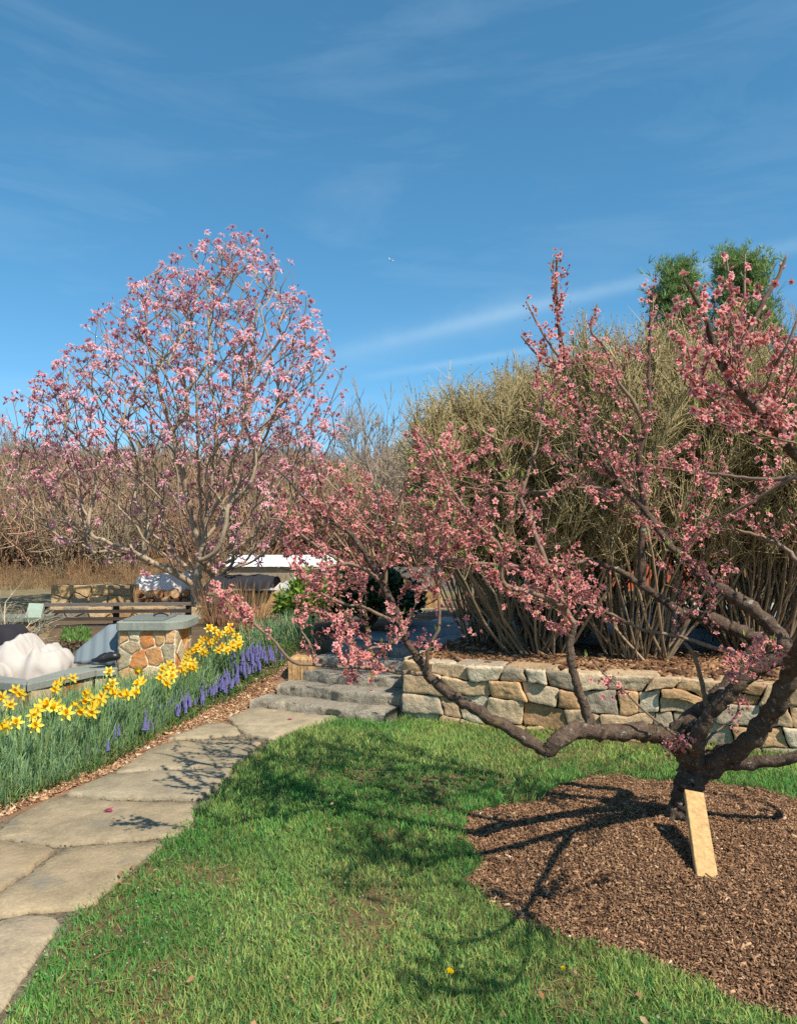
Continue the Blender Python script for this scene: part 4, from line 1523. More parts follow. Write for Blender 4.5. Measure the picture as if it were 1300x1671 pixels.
T0 = (1108, 1362, 4.2)
limbs = []
LB = [
    ('trunk', [(1104, 1366, 4.2), (1106, 1350, 4.2), (1112, 1322, 4.2), (1120, 1292, 4.19), (1131, 1262, 4.18), (1138, 1240, 4.17)], None, [64, 48, 42, 44, 50, 44], 16),
    ('limb', [(1128, 1258, 4.18), (1116, 1226, 4.12), (1092, 1204, 4.05), (1040, 1193, 3.95), (980, 1195, 3.85), (935, 1193, 3.78), (908, 1212, 3.75), (888, 1226, 3.75)], None, [38, 36, 34, 30, 28, 29, 28, 24], 14),
    ('limb', [(893, 1226, 3.75), (870, 1214, 3.77), (830, 1188, 3.80), (780, 1160, 3.84), (735, 1133, 3.88), (705, 1108, 3.92), (686, 1080, 3.96), (666, 1050, 4.0), (647, 998, 4.05), (623, 951, 4.1), (606, 920, 4.13), (588, 891, 4.16), (572, 870, 4.18), (551, 857, 4.2), (535, 847, 4.22), (519, 834, 4.24), (485, 800, 4.28), (467, 779, 4.3), (448, 764, 4.3)], None, [24, 22, 21, 20, 19, 18, 16, 14, 12, 12, 11, 10, 9, 8, 7, 6, 5, 4, 3], 10),
    ('limb', [(546, 850, 4.2), (530, 821, 4.18), (522, 789, 4.16), (512, 753, 4.14), (508, 735, 4.14)], None, [6, 5, 5, 4, 3], 6),
    # upright stub and its branches
    ('limb', [(968, 1186, 3.84), (958, 1165, 3.83), (945, 1130, 3.82), (933, 1090, 3.82), (930, 1050, 3.82), (938, 1015, 3.83)], None, [20, 17, 15, 15, 13, 10], 9),
    ('limb', [(938, 1018, 3.83), (920, 991, 3.84), (889, 912, 3.88), (876, 881, 3.9), (866, 849, 3.92), (850, 818, 3.94), (856, 790, 3.95), (866, 755, 3.97), (876, 726, 4.0), (884, 679, 4.02), (880, 640, 4.03)], None, [11, 10, 9, 9, 8, 7, 6, 5, 4, 4, 3], 7),
    ('limb', [(920, 991, 3.84), (870, 968, 3.8), (821, 951, 3.78), (816, 897, 3.74), (785, 862, 3.72), (753, 823, 3.7), (725, 780, 3.68), (700, 730, 3.66), (668, 690, 3.66)], None, [10, 10, 9, 8, 7, 6, 5, 4, 3], 7),
    ('limb', [(1056, 839, 4.08), (1036, 815, 4.1), (1017, 800, 4.12), (970, 796, 4.16), (923, 797, 4.2), (871, 803, 4.24), (826, 805, 4.27), (790, 800, 4.3), (756, 794, 4.33)], None, [6, 6, 6, 5, 5, 5, 4, 4, 3], 6),
    ('limb', [(965, 915, 4.3), (860, 925, 4.3), (745, 915, 4.34), (682, 904, 4.4), (642, 894, 4.42), (610, 872, 4.44), (570, 830, 4.46), (548, 790, 4.46)], None, [8, 8, 7, 6, 5, 4, 4, 3], 6),
    # long low twig to the left
    ('limb', [(692, 1100, 3.94), (640, 1096, 3.85), (604, 1091, 3.78), (560, 1088, 3.7), (512, 1085, 3.6), (477, 1079, 3.52), (445, 1044, 3.48), (403, 1009, 3.44), (371, 980, 3.41), (342, 963, 3.38)], None, [9, 8, 7, 7, 6, 6, 5, 5, 4, 3], 6),
    ('limb', [(515, 1086, 3.62), (510, 1068, 3.62), (505, 1050, 3.63), (492, 1030, 3.63)], None, [6, 6, 5, 3], 6),
    ('limb', [(693, 1096, 3.93), (697, 1075, 3.9), (700, 1055, 3.88), (716, 1023, 3.86), (715, 960, 3.86), (716, 917, 3.87), (717, 860, 3.9)], None, [9, 7, 6, 6, 5, 5, 3], 6),
    ('limb', [(655, 1039, 4.0), (627, 1054, 3.95), (604, 1058, 3.9), (585, 1075, 3.84), (578, 1110, 3.8)], None, [6, 6, 5, 4, 3], 6),
    ('limb', [(636, 1011, 4.05), (608, 998, 4.0), (589, 989, 3.95), (560, 985, 3.9), (520, 965, 3.85), (500, 940, 3.82)], None, [7, 6, 5, 5, 4, 3], 6),
    ('limb', [(617, 946, 4.1), (591, 927, 4.06), (563, 920, 4.02), (526, 927, 3.98), (479, 931, 3.92), (450, 925, 3.9)], None, [8, 7, 6, 5, 4, 3], 6),
    ('limb', [(566, 921, 4.03), (528, 899, 4.05), (492, 873, 4.08), (460, 850, 4.1), (436, 846, 4.1)], None, [7, 6, 5, 4, 3], 6),
    ('limb', [(629, 950, 4.1), (632, 902, 4.08), (645, 860, 4.05), (655, 810, 4.02), (665, 760, 4.0)], None, [7, 6, 5, 4, 3], 6),
    # dark and grey limbs rising right of the fork
    ('limb', [(1120, 1236, 4.17), (1104, 1200, 4.16), (1122, 1178, 4.15), (1153, 1150, 4.14), (1175, 1127, 4.13), (1203, 1098, 4.12), (1226, 1068, 4.12), (1231, 1043, 4.13), (1198, 1029, 4.15), (1161, 1011, 4.18), (1120, 1002, 4.2), (1104, 996, 4.21), (1076, 976, 4.23), (1048, 955, 4.25), (1023, 938, 4.27), (1000, 928, 4.29), (965, 915, 4.31)], None, [34, 32, 30, 26, 25, 24, 24, 24, 24, 22, 18, 16, 14, 13, 11, 9, 8], 12),
    ('limb', [(1136, 1248, 4.12), (1136, 1205, 4.02), (1157, 1168, 3.96), (1174, 1150, 3.93), (1195, 1126, 3.9), (1218, 1106, 3.87), (1250, 1084, 3.84), (1282, 1066, 3.82)], None, [30, 27, 25, 25, 24, 25, 26, 30], 12),
    ('limb', [(1277, 1068, 3.82), (1277, 1045, 3.82), (1251, 1015, 3.83), (1221, 990, 3.85), (1189, 970, 3.88), (1171, 958, 3.9), (1138, 938, 3.95), (1120, 914, 3.98), (1097, 895, 4.0), (1056, 839, 4.06), (1017, 796, 4.1), (981, 747, 4.12), (950, 680, 4.12), (928, 626, 4.12), (918, 577, 4.12), (911, 531, 4.12), (907, 480, 4.12), (908, 420, 4.12)], None, [32, 30, 26, 24, 22, 18, 16, 14, 13, 11, 10, 9, 9, 8, 7, 6, 5, 4], 10),
    ('limb', [(1046, 957, 4.25), (1046, 923, 4.24), (1046, 895, 4.24), (1049, 825, 4.22), (1042, 747, 4.2), (1049, 711, 4.2), (1058, 676, 4.19), (1058, 612, 4.18), (1059, 550, 4.17), (1061, 506, 4.17), (1066, 470, 4.17)], None, [14, 13, 12, 12, 12, 12, 10, 6, 5, 4, 3], 9),
    ('limb', [(1049, 690, 4.19), (1032, 655, 4.16), (1010, 626, 4.14), (996, 588, 4.12), (980, 560, 4.1), (964, 538, 4.1), (975, 495, 4.1)], None, [8, 7, 6, 6, 5, 4, 3], 6),
    ('limb', [(918, 590, 4.12), (895, 560, 4.1), (875, 525, 4.08), (858, 492, 4.08)], None, [5, 4, 4, 3], 5),
    ('limb', [(922, 605, 4.12), (890, 595, 4.1), (868, 570, 4.08), (850, 548, 4.08)], None, [5, 4, 4, 3], 5),
    # lower right limbs
    ('limb', [(1142, 1254, 4.17), (1165, 1240, 4.1), (1199, 1226, 4.02), (1228, 1204, 3.95), (1253, 1168, 3.88), (1270, 1138, 3.8), (1292, 1092, 3.7), (1330, 1000, 3.4), (1362, 880, 3.05), (1345, 800, 2.8), (1300, 744, 2.62), (1272, 708, 2.55), (1240, 676, 2.5), (1208, 640, 2.47), (1183, 605, 2.45), (1166, 566, 2.43), (1151, 520, 2.42), (1130, 480, 2.42), (1116, 456, 2.42)], None, [36, 34, 33, 32, 32, 32, 32, 30, 28, 24, 21, 19, 18, 16, 14, 11, 9, 7, 5], 12),
    ('limb', [(1140, 1264, 4.17), (1162, 1256, 4.12), (1190, 1247, 4.08), (1230, 1245, 4.04), (1270, 1240, 4.0), (1320, 1228, 3.95), (1420, 1190, 3.85), (1500, 1120, 3.8)], None, [34, 28, 24, 22, 20, 18, 15, 10], 11),
    ('limb', [(1184, 606, 2.45), (1203, 565, 2.4), (1222, 538, 2.38), (1247, 488, 2.36), (1268, 453, 2.35), (1283, 416, 2.34)], None, [10, 9, 8, 8, 7, 4], 7),
    ('limb', [(1225, 655, 2.48), (1250, 630, 2.42), (1262, 600, 2.4), (1282, 565, 2.36), (1300, 520, 2.34)], None, [7, 6, 6, 5, 3], 6),
    ('limb', [(1200, 630, 2.46), (1208, 570, 2.5), (1205, 520, 2.52), (1192, 470, 2.54), (1184, 420, 2.55)], None, [7, 6, 5, 4, 3], 6),
    ('limb', [(1190, 610, 2.46), (1212, 540, 2.55), (1214, 470, 2.58), (1215, 415, 2.6)], None, [6, 5, 4, 3], 6),
    # a limb reaching towards the viewer, right of the picture; its shade falls on the lawn
    ('limb', [(1362, 880, 3.05), (1405, 862, 2.6), (1450, 850, 2.25), (1480, 800, 2.0), (1470, 730, 1.85), (1480, 650, 1.78)], None, [18, 16, 14, 12, 9, 5], 9),
    ('limb', [(1450, 850, 2.25), (1530, 870, 1.95), (1600, 850, 1.72), (1620, 790, 1.6), (1600, 730, 1.55)], None, [12, 11, 10, 8, 5], 7),
    # pale horizontals at the right edge
    ('limb', [(1380, 800, 3.3), (1300, 780, 3.5), (1265, 782, 3.56), (1225, 781, 3.62), (1176, 775, 3.7), (1116, 768, 3.8), (1050, 760, 3.9)], None, [11, 9, 8, 7, 6, 5, 3], 6),
    ('limb', [(1300, 776, 3.5), (1265, 795, 3.56), (1229, 818, 3.62), (1180, 845, 3.7), (1145, 865, 3.75), (1118, 895, 3.8)], None, [8, 7, 7, 6, 6, 5], 6),
    ('limb', [(1340, 930, 3.5), (1300, 916, 3.6), (1282, 896, 3.64), (1229, 872, 3.7), (1176, 863, 3.78), (1130, 860, 3.84)], None, [11, 9, 8, 7, 5, 3], 6),
    ('limb', [(1240, 1078, 3.95), (1166, 1057, 4.0), (1100, 1037, 4.04), (1046, 1027, 4.06), (1000, 1004, 4.1), (955, 985, 4.14), (905, 970, 4.16)], None, [9, 8, 7, 6, 6, 5, 3], 6),
    ('limb', [(1152, 1152, 4.1), (1143, 1108, 4.08), (1131, 1068, 4.06), (1115, 1048, 4.05)], None, [9, 8, 7, 5], 6),
    ('limb', [(1099, 1038, 4.04), (1099, 1010, 4.04), (1104, 996, 4.2)], None, [7, 6, 6], 6),
    # small twigs low on the tree
    ('limb', [(1135, 1226, 4.05), (1118, 1216, 3.98), (1104, 1200, 3.92), (1092, 1193, 3.88), (1060, 1168, 3.85), (1040, 1150, 3.83), (1015, 1125, 3.82), (985, 1100, 3.8), (965, 1075, 3.78)], None, [9, 9, 7, 5, 4, 4, 3, 3, 2], 6),
    ('limb', [(1146, 1230, 4.12), (1155, 1205, 4.13), (1180, 1185, 4.14), (1200, 1170, 4.15), (1206, 1140, 4.15)], None, [6, 5, 4, 4, 3], 6),
]
node_list, par_list = [], []
for i, (nm, pts, _, ws, sides) in enumerate(LB):
    small = ws[0] < 12
    pt = limb(nm, pts, 0, 0, sides, BARK2 if small else BARK, 0.16 if not small else 0.05, seed=200 + i, wlist=ws, mat='barktwig' if small else 'barkpeach')
    if i == 0:
        continue
    # nodes of the limb from which blossom twigs may grow
    seg = catmull(pt, max(6, int(np.sum(np.linalg.norm(np.diff(pt, axis=0), axis=1)) / 0.05)))
    st = len(node_list)
    for j, p in enumerate(seg):
        node_list.append(p); par_list.append(-1 if j == 0 else len(node_list) - 2)
n_limb = len(node_list)
r = np.random.default_rng(77)
REG = [
    # polygon, attractors, depth range
    ([(436, 850), (450, 785), (520, 745), (590, 752), (640, 800), (700, 780), (740, 800), (770, 900), (720, 960), (640, 960), (560, 960), (470, 930)], 260, 3.6, 4.9),
    ([(650, 690), (690, 690), (760, 790), (860, 800), (960, 900), (960, 980), (860, 990), (760, 930), (690, 840)], 170, 3.4, 4.6),
    ([(470, 960), (560, 950), (650, 960), (640, 1050), (600, 1120), (560, 1115), (545, 1050), (490, 1010)], 46, 3.5, 4.3),
    ([(860, 560), (940, 560), (1000, 600), (1000, 760), (960, 820), (880, 760), (860, 660)], 70, 3.7, 4.6),
    ([(990, 560), (1060, 480), (1080, 560), (1090, 700), (1080, 880), (990, 860)], 50, 3.7, 4.5),
    ([(1080, 520), (1150, 450), (1250, 470), (1310, 560), (1330, 740), (1250, 720), (1140, 690), (1100, 610)], 120, 2.15, 2.75),
    ([(1080, 700), (1200, 720), (1310, 760), (1310, 860), (1190, 850), (1100, 900)], 55, 3.4, 4.1),
    ([(1165, 1045), (1240, 1035), (1310, 1060), (1310, 1120), (1230, 1120), (1215, 1135), (1175, 1100)], 24, 3.2, 3.8),
    ([(830, 920), (980, 900), (990, 1020), (900, 1030), (850, 990)], 24, 3.6, 4.2),
    ([(1060, 900), (1190, 900), (1200, 980), (1100, 1010)], 20, 3.7, 4.1),
    ([(700, 690), (860, 700), (860, 790), (760, 790)], 34, 3.6, 4.4),
    ([(340, 960), (380, 950), (410, 1010), (350, 985)], 8, 3.35, 3.5),
    ([(930, 560), (880, 430), (930, 430)], 8, 4.0, 4.2),
    ([(1335, 640), (1500, 600), (1640, 640), (1700, 880), (1560, 930), (1400, 900)], 80, 1.55, 2.5),
    ([(1310, 540), (1700, 500), (1700, 1000), (1400, 1050)], 60, 2.6, 4.6),
]
att = []
for poly, n, d0, d1 in REG:
    q = sample_poly(poly, n, r)
    for p in q:
        att.append(P(p[0], p[1], r.uniform(d0, d1)))
att = np.array(att)
TS_ = np.array(TO_SUN)


def off_sunbeam(p, rad_=0.24):
    q = np.array([1.49, 3.86, 0.18])
    v = p - q
    along = v @ TS_
    return (np.linalg.norm(v - along[:, None] * TS_, axis=1) > rad_) | (along < 0)


att = att[off_sunbeam(att, 0.34)]
nl_ = np.array(node_list)
near_ = np.array([np.min(np.sum((nl_ - q) ** 2, 1)) for q in att])
N, parent = reach(node_list, par_list, att[np.argsort(near_)], 0.35, 0.03, r, turn=0.35, dmin=0.16, dmax=0.7, sweep=0.36, jit=0.12)
new = np.arange(n_limb, len(N))
rad, kids = pipe_radius(parent, 0.0017, 2.6)
rad = np.minimum(rad, 0.0065)
tw = MB()
sub = parent.copy()
sub[:n_limb] = -1
for c in chains(N, sub, np.where(np.arange(len(N)) < n_limb, 0.0065, rad)):
    if c[-1] < n_limb:
        continue
    rr = rad[c]; rr[0] = rr[1] if len(rr) > 1 else rr[0]
    sm = catmull(np.column_stack([N[c], rr]), max(3, len(c) + 2))
    k = 0.6 + 0.5 * r.random()
    tubes(tw, sm[:, :3], np.maximum(sm[:, 3], 0.0013), 4, (lin(120, 84, 62) if r.random() < 0.6 else lin(122, 112, 70)) * k)
tw.build('twigs', M['barktwig'], parent=peach)
# blossoms sit along the young twigs and on the thin ends of the limbs
DP, MP, LP = lin(190, 70, 72), lin(230, 132, 124), lin(250, 208, 198)
ft = [flower_template(5, 0.0195, 0.0125, 1.0, 0.3, DP, MP, LP, 11, centre=lin(150, 30, 50), jitter=0.2),
      flower_template(5, 0.018, 0.0115, 0.62, 0.25, DP * 0.95, MP, LP * 0.97, 12, centre=lin(150, 30, 50), jitter=0.3),
      flower_template(5, 0.0135, 0.0085, 0.28, -0.1, lin(166, 50, 70), lin(206, 98, 108), lin(226, 150, 150), 13, jitter=0.1)]
tn = new[rad[new] < 0.0055]
rep = r.poisson(2.5, len(tn))
clump = smooth((fnoise(N[tn, 0] * 3 + N[tn, 1] * 2, N[tn, 2] * 3, 1.4, 55) - 0.25) / 0.4)
rep = np.round(rep * (0.3 + 1.0 * clump)).astype(int)
ids = np.repeat(tn, rep)
thin_l = []
for i, (nm, pts, _, ws, sides) in enumerate(LB):
    pass
cpos = N[ids] + unit(r.normal(size=(len(ids), 3))) * r.uniform(0.006, 0.02, (len(ids), 1))
extra = []
# sprays traced along limb ends: (start px, start py, end px, end py, depth, count)
for x0_, y0_, x1_, y1_, d, n, w in [(908, 420, 911, 531, 4.12, 60, 12), (911, 531, 930, 640, 4.12, 60, 20), (930, 640, 985, 750, 4.12, 60, 28), (858, 492, 918, 590, 4.08, 40, 10), (850, 545, 920, 605, 4.08, 30, 10),
                                    (964, 538, 1010, 626, 4.1, 40, 16), (975, 495, 964, 540, 4.1, 16, 10), (1066, 465, 1061, 560, 4.17, 50, 16), (1061, 560, 1058, 680, 4.18, 18, 14),
                                    (1116, 456, 1151, 530, 2.42, 26, 26), (1151, 530, 1208, 640, 2.44, 44, 36), (1208, 640, 1290, 735, 2.5, 34, 34), (1222, 538, 1283, 425, 2.36, 12, 20), (1184, 605, 1222, 538, 2.4, 16, 24), (1184, 420, 1205, 520, 2.54, 20, 12), (1215, 415, 1212, 540, 2.58, 12, 10), (1250, 630, 1290, 550, 2.38, 14, 18),
                                    (342, 963, 403, 1009, 3.4, 60, 22), (403, 1009, 440, 1040, 3.46, 8, 10), (578, 1112, 590, 1072, 3.8, 50, 22), (500, 1040, 512, 1075, 3.62, 16, 14), (545, 1020, 600, 1058, 3.88, 40, 22), (520, 985, 560, 1010, 3.85, 22, 18),
                                    (660, 1040, 720, 1055, 3.9, 36, 16), (650, 1015, 690, 1040, 3.95, 16, 14), (990, 1120, 1020, 1130, 3.8, 22, 18), (980, 1100, 990, 1120, 3.8, 10, 10), (1085, 1222, 1120, 1205, 3.9, 42, 16), (1180, 1075, 1250, 1075, 3.6, 60, 26), (1250, 1075, 1300, 1105, 3.55, 50, 24), (1195, 1180, 1215, 1130, 4.15, 34, 18), (1145, 1010, 1165, 1020, 3.95, 16, 12),
                                    (940, 1000, 985, 985, 3.8, 26, 24), (920, 975, 985, 930, 3.85, 24, 30), (1130, 935, 1165, 950, 3.95, 24, 18), (1150, 920, 1200, 940, 3.9, 20, 16), (830, 935, 900, 970, 3.8, 18, 26), (790, 960, 870, 945, 3.8, 16, 28), (890, 940, 930, 900, 3.85, 18, 30), (700, 1000, 760, 970, 3.9, 14, 16), (740, 1020, 790, 1045, 3.9, 10, 14)]:
    n = int(n * 0.95)
    t = r.random(n)[:, None]
    q = np.array([x0_, y0_]) * (1 - t) + np.array([x1_, y1_]) * t + r.normal(size=(n, 2)) * w * 0.5
    for p in np.vstack([q, q[::3] + r.normal(size=q[::3].shape) * 5]):
        extra.append(P(p[0], p[1], d + r.normal() * 0.035))
cpos = np.vstack([cpos, np.array(extra)])
cpos = cpos[off_sunbeam(cpos)]
dr = unit(r.normal(size=(len(cpos), 3)) + np.array([0.25, -0.35, 0.3]))
kd = r.choice(3, len(cpos), p=[0.5, 0.3, 0.2])
pm = MB()
for k in range(3):
    q = kd == k; n = int(q.sum())
    inst(pm, *ft[k], cpos[q], frames(dr[q], r.random(n) * 6.28), r.uniform(0.6, 1.08, n), np.clip(r.normal(1.0, 0.13, (n, 1)), 0.65, 1.3) * np.array([[1, 1, 1]]) + r.normal(size=(n, 3)) * 0.02)
pm.build('blossoms', M['petal'], parent=peach, kind='stuff')
# new leaves breaking at some twig ends
tl = new[(kids[new] == 0)]
tl = r.choice(tl, min(len(tl), 260), replace=False)
tpos = np.vstack([N[tl], np.array([P(x, y, d) for x, y, d in [(956, 1072, 3.78), (1104, 1190, 3.9), (1070, 1195, 3.88), (712, 1030, 3.86), (1250, 1045, 3.7), (1160, 925, 3.9), (1090, 890, 3.95), (770, 920, 3.75), (660, 1000, 4.0), (640, 1050, 3.9), (1215, 1040, 3.8)]])])
lv = np.array([(0, 0, 0), (0.0045, 0, 0.014), (0, 0.002, 0.014), (-0.0045, 0, 0.014), (0, 0.004, 0.034)])
lf = [np.array([(0, 1, 2), (0, 2, 3), (1, 4, 2), (2, 4, 3)])]
lm = MB()
tpos = np.repeat(tpos, 4, axis=0)
ld = unit(r.normal(size=(len(tpos), 3)) * 0.5 + np.array([0, 0, 1.0]))
inst(lm, lv, lf, np.broadcast_to(lin(142, 160, 78), (5, 3)), tpos, frames(ld, r.random(len(tpos)) * 6.28), r.uniform(0.7, 1.3, len(tpos)), r.uniform(0.8, 1.15, (len(tpos), 1)) * np.ones((1, 3)))
lm.build('young_leaves', M['leaf'], parent=peach, kind='stuff')

# wooden prop leaning on the trunk
sb, st = G(1152, 1418, 0.085), P(1132, 1291, 3.96)
axs = unit(st - sb); L_ = np.linalg.norm(st - sb) + 0.05
side = unit(np.array([1.0, 0.12, 0])); side = unit(side - axs * np.dot(side, axs)); thick = np.cross(side, axs)
if thick[1] < 0:
    thick = -thick
mb = MB()
nL = 14
W_, T_ = 0.093, 0.036
ring = []
r = np.random.default_rng(3)
for i in range(nL):
    t = -0.05 + (L_) * i / (nL - 1)
    c = sb + axs * t
    e = 0.003
    for sx, sy in ((-W_ / 2 + e, 0), (W_ / 2 - e, 0), (W_ / 2, e), (W_ / 2, T_ - e), (W_ / 2 - e, T_), (-W_ / 2 + e, T_), (-W_ / 2, T_ - e), (-W_ / 2, e)):
        ring.append(c + side * sx + thick * sy + (r.random(3) - .5) * 0.0012)
V = np.array(ring)
idx = np.arange(nL * 8).reshape(nL, 8)
a_ = idx[:-1]; b_ = np.roll(a_, -1, 1); d_ = idx[1:]; c_ = np.roll(d_, -1, 1)
mb.add(V, [np.stack([a_, b_, c_, d_], -1).reshape(-1, 4), idx[0][None, ::-1], idx[-1][None]], lin(190, 154, 104))
tag(mb.build('wooden_prop', M['lumber'], origin=tuple(sb), smooth_shade=False), 'pale new board stuck in the mulch and leaning on the peach trunk as a prop', 'board')

# ------------------------------------------------------------------ bare twiggy shrubs (the tall hedge on the terrace bed)
def shrub_mesh(h, R, ns, ntw, seed, col_s, col_t, col_b):
    r = np.random.default_rng(seed)
    phi = r.random(ns) * 2 * math.pi
    Ri = R * np.sqrt(r.uniform(0.02, 1.0, ns)) * 0.98
    hi = h * (1.0 - 0.20 * (Ri / R) ** 2) * r.uniform(0.84, 1.0, ns)
    bph = phi + r.normal(size=ns) * 0.9
    b = np.stack([np.cos(bph), np.sin(bph)], -1) * (0.04 + 0.26 * np.sqrt(r.random(ns)))[:, None]
    t = np.linspace(0, 1, 11)
    rad = Ri[:, None] * (1 - (1 - t[None]) ** (0.9 + 1.5 * r.random((ns, 1))))
    ph = phi[:, None] + (r.random((ns, 1)) - .5) * 1.5 * t[None]
    w = np.cumsum(r.normal(size=(ns, 11, 2)) * 0.042, axis=1) * t[None, :, None] ** 0.4
    PT = np.stack([b[:, :1] * (1 - t) + np.cos(ph) * rad + w[..., 0], b[:, 1:] * (1 - t) + np.sin(ph) * rad + w[..., 1], hi[:, None] * t[None] ** 1.02], -1)
    RR = (0.0115 * r.uniform(0.35, 1.35, (ns, 1))) * (1 - 0.80 * t[None]) + 0.002
    s_mb = MB()
    tubes(s_mb, PT, RR, 5, col_s * r.uniform(0.55, 1.25, (ns, 1)))
    # side twigs
    si = r.integers(0, ns, ntw)
    tt_ = 0.36 + 0.64 * r.random(ntw) ** 0.66
    k = tt_ * 10; k0 = np.minimum(k.astype(int), 9); fr = (k - k0)[:, None]
    p0 = PT[si, k0] * (1 - fr) + PT[si, k0 + 1] * fr
    sd = unit(PT[si, k0 + 1] - PT[si, k0])
    d = unit(sd * 0.9 + r.normal(size=(ntw, 3)) * 0.48 + np.array([0, 0, 0.25]))
    Lt = r.uniform(0.16, 0.52, ntw) * np.where(tt_ > 0.9, 0.7, 1.0)
    u = np.linspace(0, 1, 5)
    bend = r.normal(size=(ntw, 3)) * 0.16 + np.array([0, 0, 0.12])
    TP = p0[:, None] + (d[:, None] * u[None, :, None] + bend[:, None] * (u ** 2)[None, :, None]) * Lt[:, None, None]
    TR = (0.0052 * r.uniform(0.6, 1.2, (ntw, 1))) * (1 - 0.75 * u[None]) + 0.0006
    t_mb = MB()
    tubes(t_mb, TP, TR, 3, (col_t * (1 - tt_[:, None] * 0.4) + col_b * tt_[:, None] * 0.4) * r.uniform(0.65, 1.25, (ntw, 1)))
    # short spurs on the twigs
    n2 = ntw * 2
    i2 = r.integers(0, ntw, n2); f2 = r.uniform(0.2, 1, n2)
    q0 = p0[i2] + (d[i2] * f2[:, None] + bend[i2] * (f2 ** 2)[:, None]) * Lt[i2, None]
    d2 = unit(d[i2] + r.normal(size=(n2, 3)) * 0.6)
    L2 = r.uniform(0.05, 0.2, n2)
    S = q0[:, None] + d2[:, None] * (np.linspace(0, 1, 3)[None, :, None]) * L2[:, None, None]
    tubes(t_mb, S, np.broadcast_to(np.array([0.0034, 0.0026, 0.001]), (n2, 3)), 3, col_t * r.uniform(0.7, 1.3, (n2, 1)))
    # swelling yellow-green buds
    b_mb = MB()
    bv = np.array([(0, 0, 0), (0.005, 0, 0.01), (0, 0.005, 0.01), (-0.004, -0.003, 0.01), (0, 0, 0.024)])
    bf_ = [np.array([(0, 2, 1), (0, 3, 2), (0, 1, 3), (1, 2, 4), (2, 3, 4), (3, 1, 4)])]
    q1 = np.vstack([S[::2, 2], TP[:, 4], TP[:, 3]])
    hi_ = smooth((q1[:, 2] / h - 0.25) / 0.4)
    q1 = q1[r.random(len(q1)) < 0.2 + 0.5 * hi_]
    inst(b_mb, bv, bf_, np.broadcast_to(col_b, (5, 3)), q1, frames(unit(r.normal(size=(len(q1), 3)) * 0.4 + np.array([0, 0, 1.0])), r.random(len(q1)) * 6.28), r.uniform(0.6, 1.3, len(q1)), r.uniform(0.7, 1.2, (len(q1), 1)) * np.ones((1, 3)))
    return s_mb, t_mb, b_mb


hedge = [
    (1.27, 7.25, 2.62, 1.16, 'vase-shaped bare shrub at the left end of the hedge, above the retaining wall', 0.3),
    (2.20, 7.05, 2.95, 1.15, 'tall bare shrub rising in the middle of the hedge behind the peach tree', 1.9),
    (3.35, 7.2, 2.95, 1.2, 'tall bare shrub at the right edge of the photo behind the peach tree', 3.1),
    (0.88, 8.0, 2.45, 0.72, 'smaller bare shrub at the far left end of the hedge, behind the vase-shaped one', 2.4),
    (1.75, 8.5, 2.75, 1.3, 'bare shrub in the back row of the hedge, behind its left end', 4.4),
    (3.8, 8.9, 2.95, 1.2, 'bare shrub in the back row of the hedge, right of the brick building', 5.2),
    (4.5, 7.8, 2.9, 1.25, 'bare shrub farthest right in the hedge, mostly outside the photo', 0.9),
]
protos = []
for v in range(2):
    protos.append(shrub_mesh(2.8, 1.16, 100, 10500, 300 + v, lin(142, 122, 96), lin(168, 148, 112), lin(178, 170, 106)))
first = {}
for i, (x, y, h, R, lab, rz) in enumerate(hedge):
    v = i % 2
    z = float(H(x, y))
    root = thing('bare_shrub', lab, 'shrub', (x, y, z - 0.02), 'bare twiggy shrubs of the hedge')
    if v not in first:
        sm_, tm_, bm2 = protos[v]
        first[v] = [sm_.build('stems', M['twig'], parent=root, origin=(0, 0, 0)), tm_.build('twigs', M['twig'], parent=root, origin=(0, 0, 0)), bm2.build('buds', M['leaf'], parent=root, origin=(0, 0, 0))]
        for c in first[v]:
            c['kind'] = 'stuff'
    else:
        for c in first[v]:
            d = c.copy(); COL.objects.link(d); d.parent = root
    root.rotation_euler = (0, 0, rz)
    root.scale = (R / 1.16, R / 1.16, h / 2.8)


# ------------------------------------------------------------------ bare trees
def bare_tree(h, seed, levels=4, spread=0.5, tip=0.004, trunk_r=0.09, fork=0.35, nch=(2, 4)):
    r = np.random.default_rng(seed)
    segs = []

    def grow(p, d, L, rad, lev):
        n = 6
        pts = [p]
        dd = d.copy()
        for _ in range(n - 1):
            dd = unit(dd + r.normal(size=3) * 0.10 + np.array([0, 0, 0.05]))
            pts.append(pts[-1] + dd * L / (n - 1))
        pts = np.array(pts)
        r1 = rad * (0.55 if lev < levels else 0.2)
        segs.append((pts, np.linspace(rad, max(r1, tip * 0.5), n), lev))
        if lev >= levels:
            return
        for k in range(r.integers(nch[0], nch[1]) + (2 if lev == 0 else 0)):
            s = r.uniform(fork if lev == 0 else 0.3, 1.0)
            j = min(int(s * (n - 1)), n - 2); f = s * (n - 1) - j
            q = pts[j] * (1 - f) + pts[j + 1] * f
            nd = unit(unit(pts[j + 1] - pts[j]) + r.normal(size=3) * spread)
            grow(q, nd, L * r.uniform(0.5, 0.72), max(tip, rad * 0.5 * r.uniform(0.7, 1.1)), lev + 1)
        grow(pts[-1], unit(dd + r.normal(size=3) * 0.2), L * 0.65, max(tip, r1), lev + 1)
    grow(np.zeros(3), np.array([0.02, 0, 1.0]), h * 0.42, trunk_r, 0)
    return segs


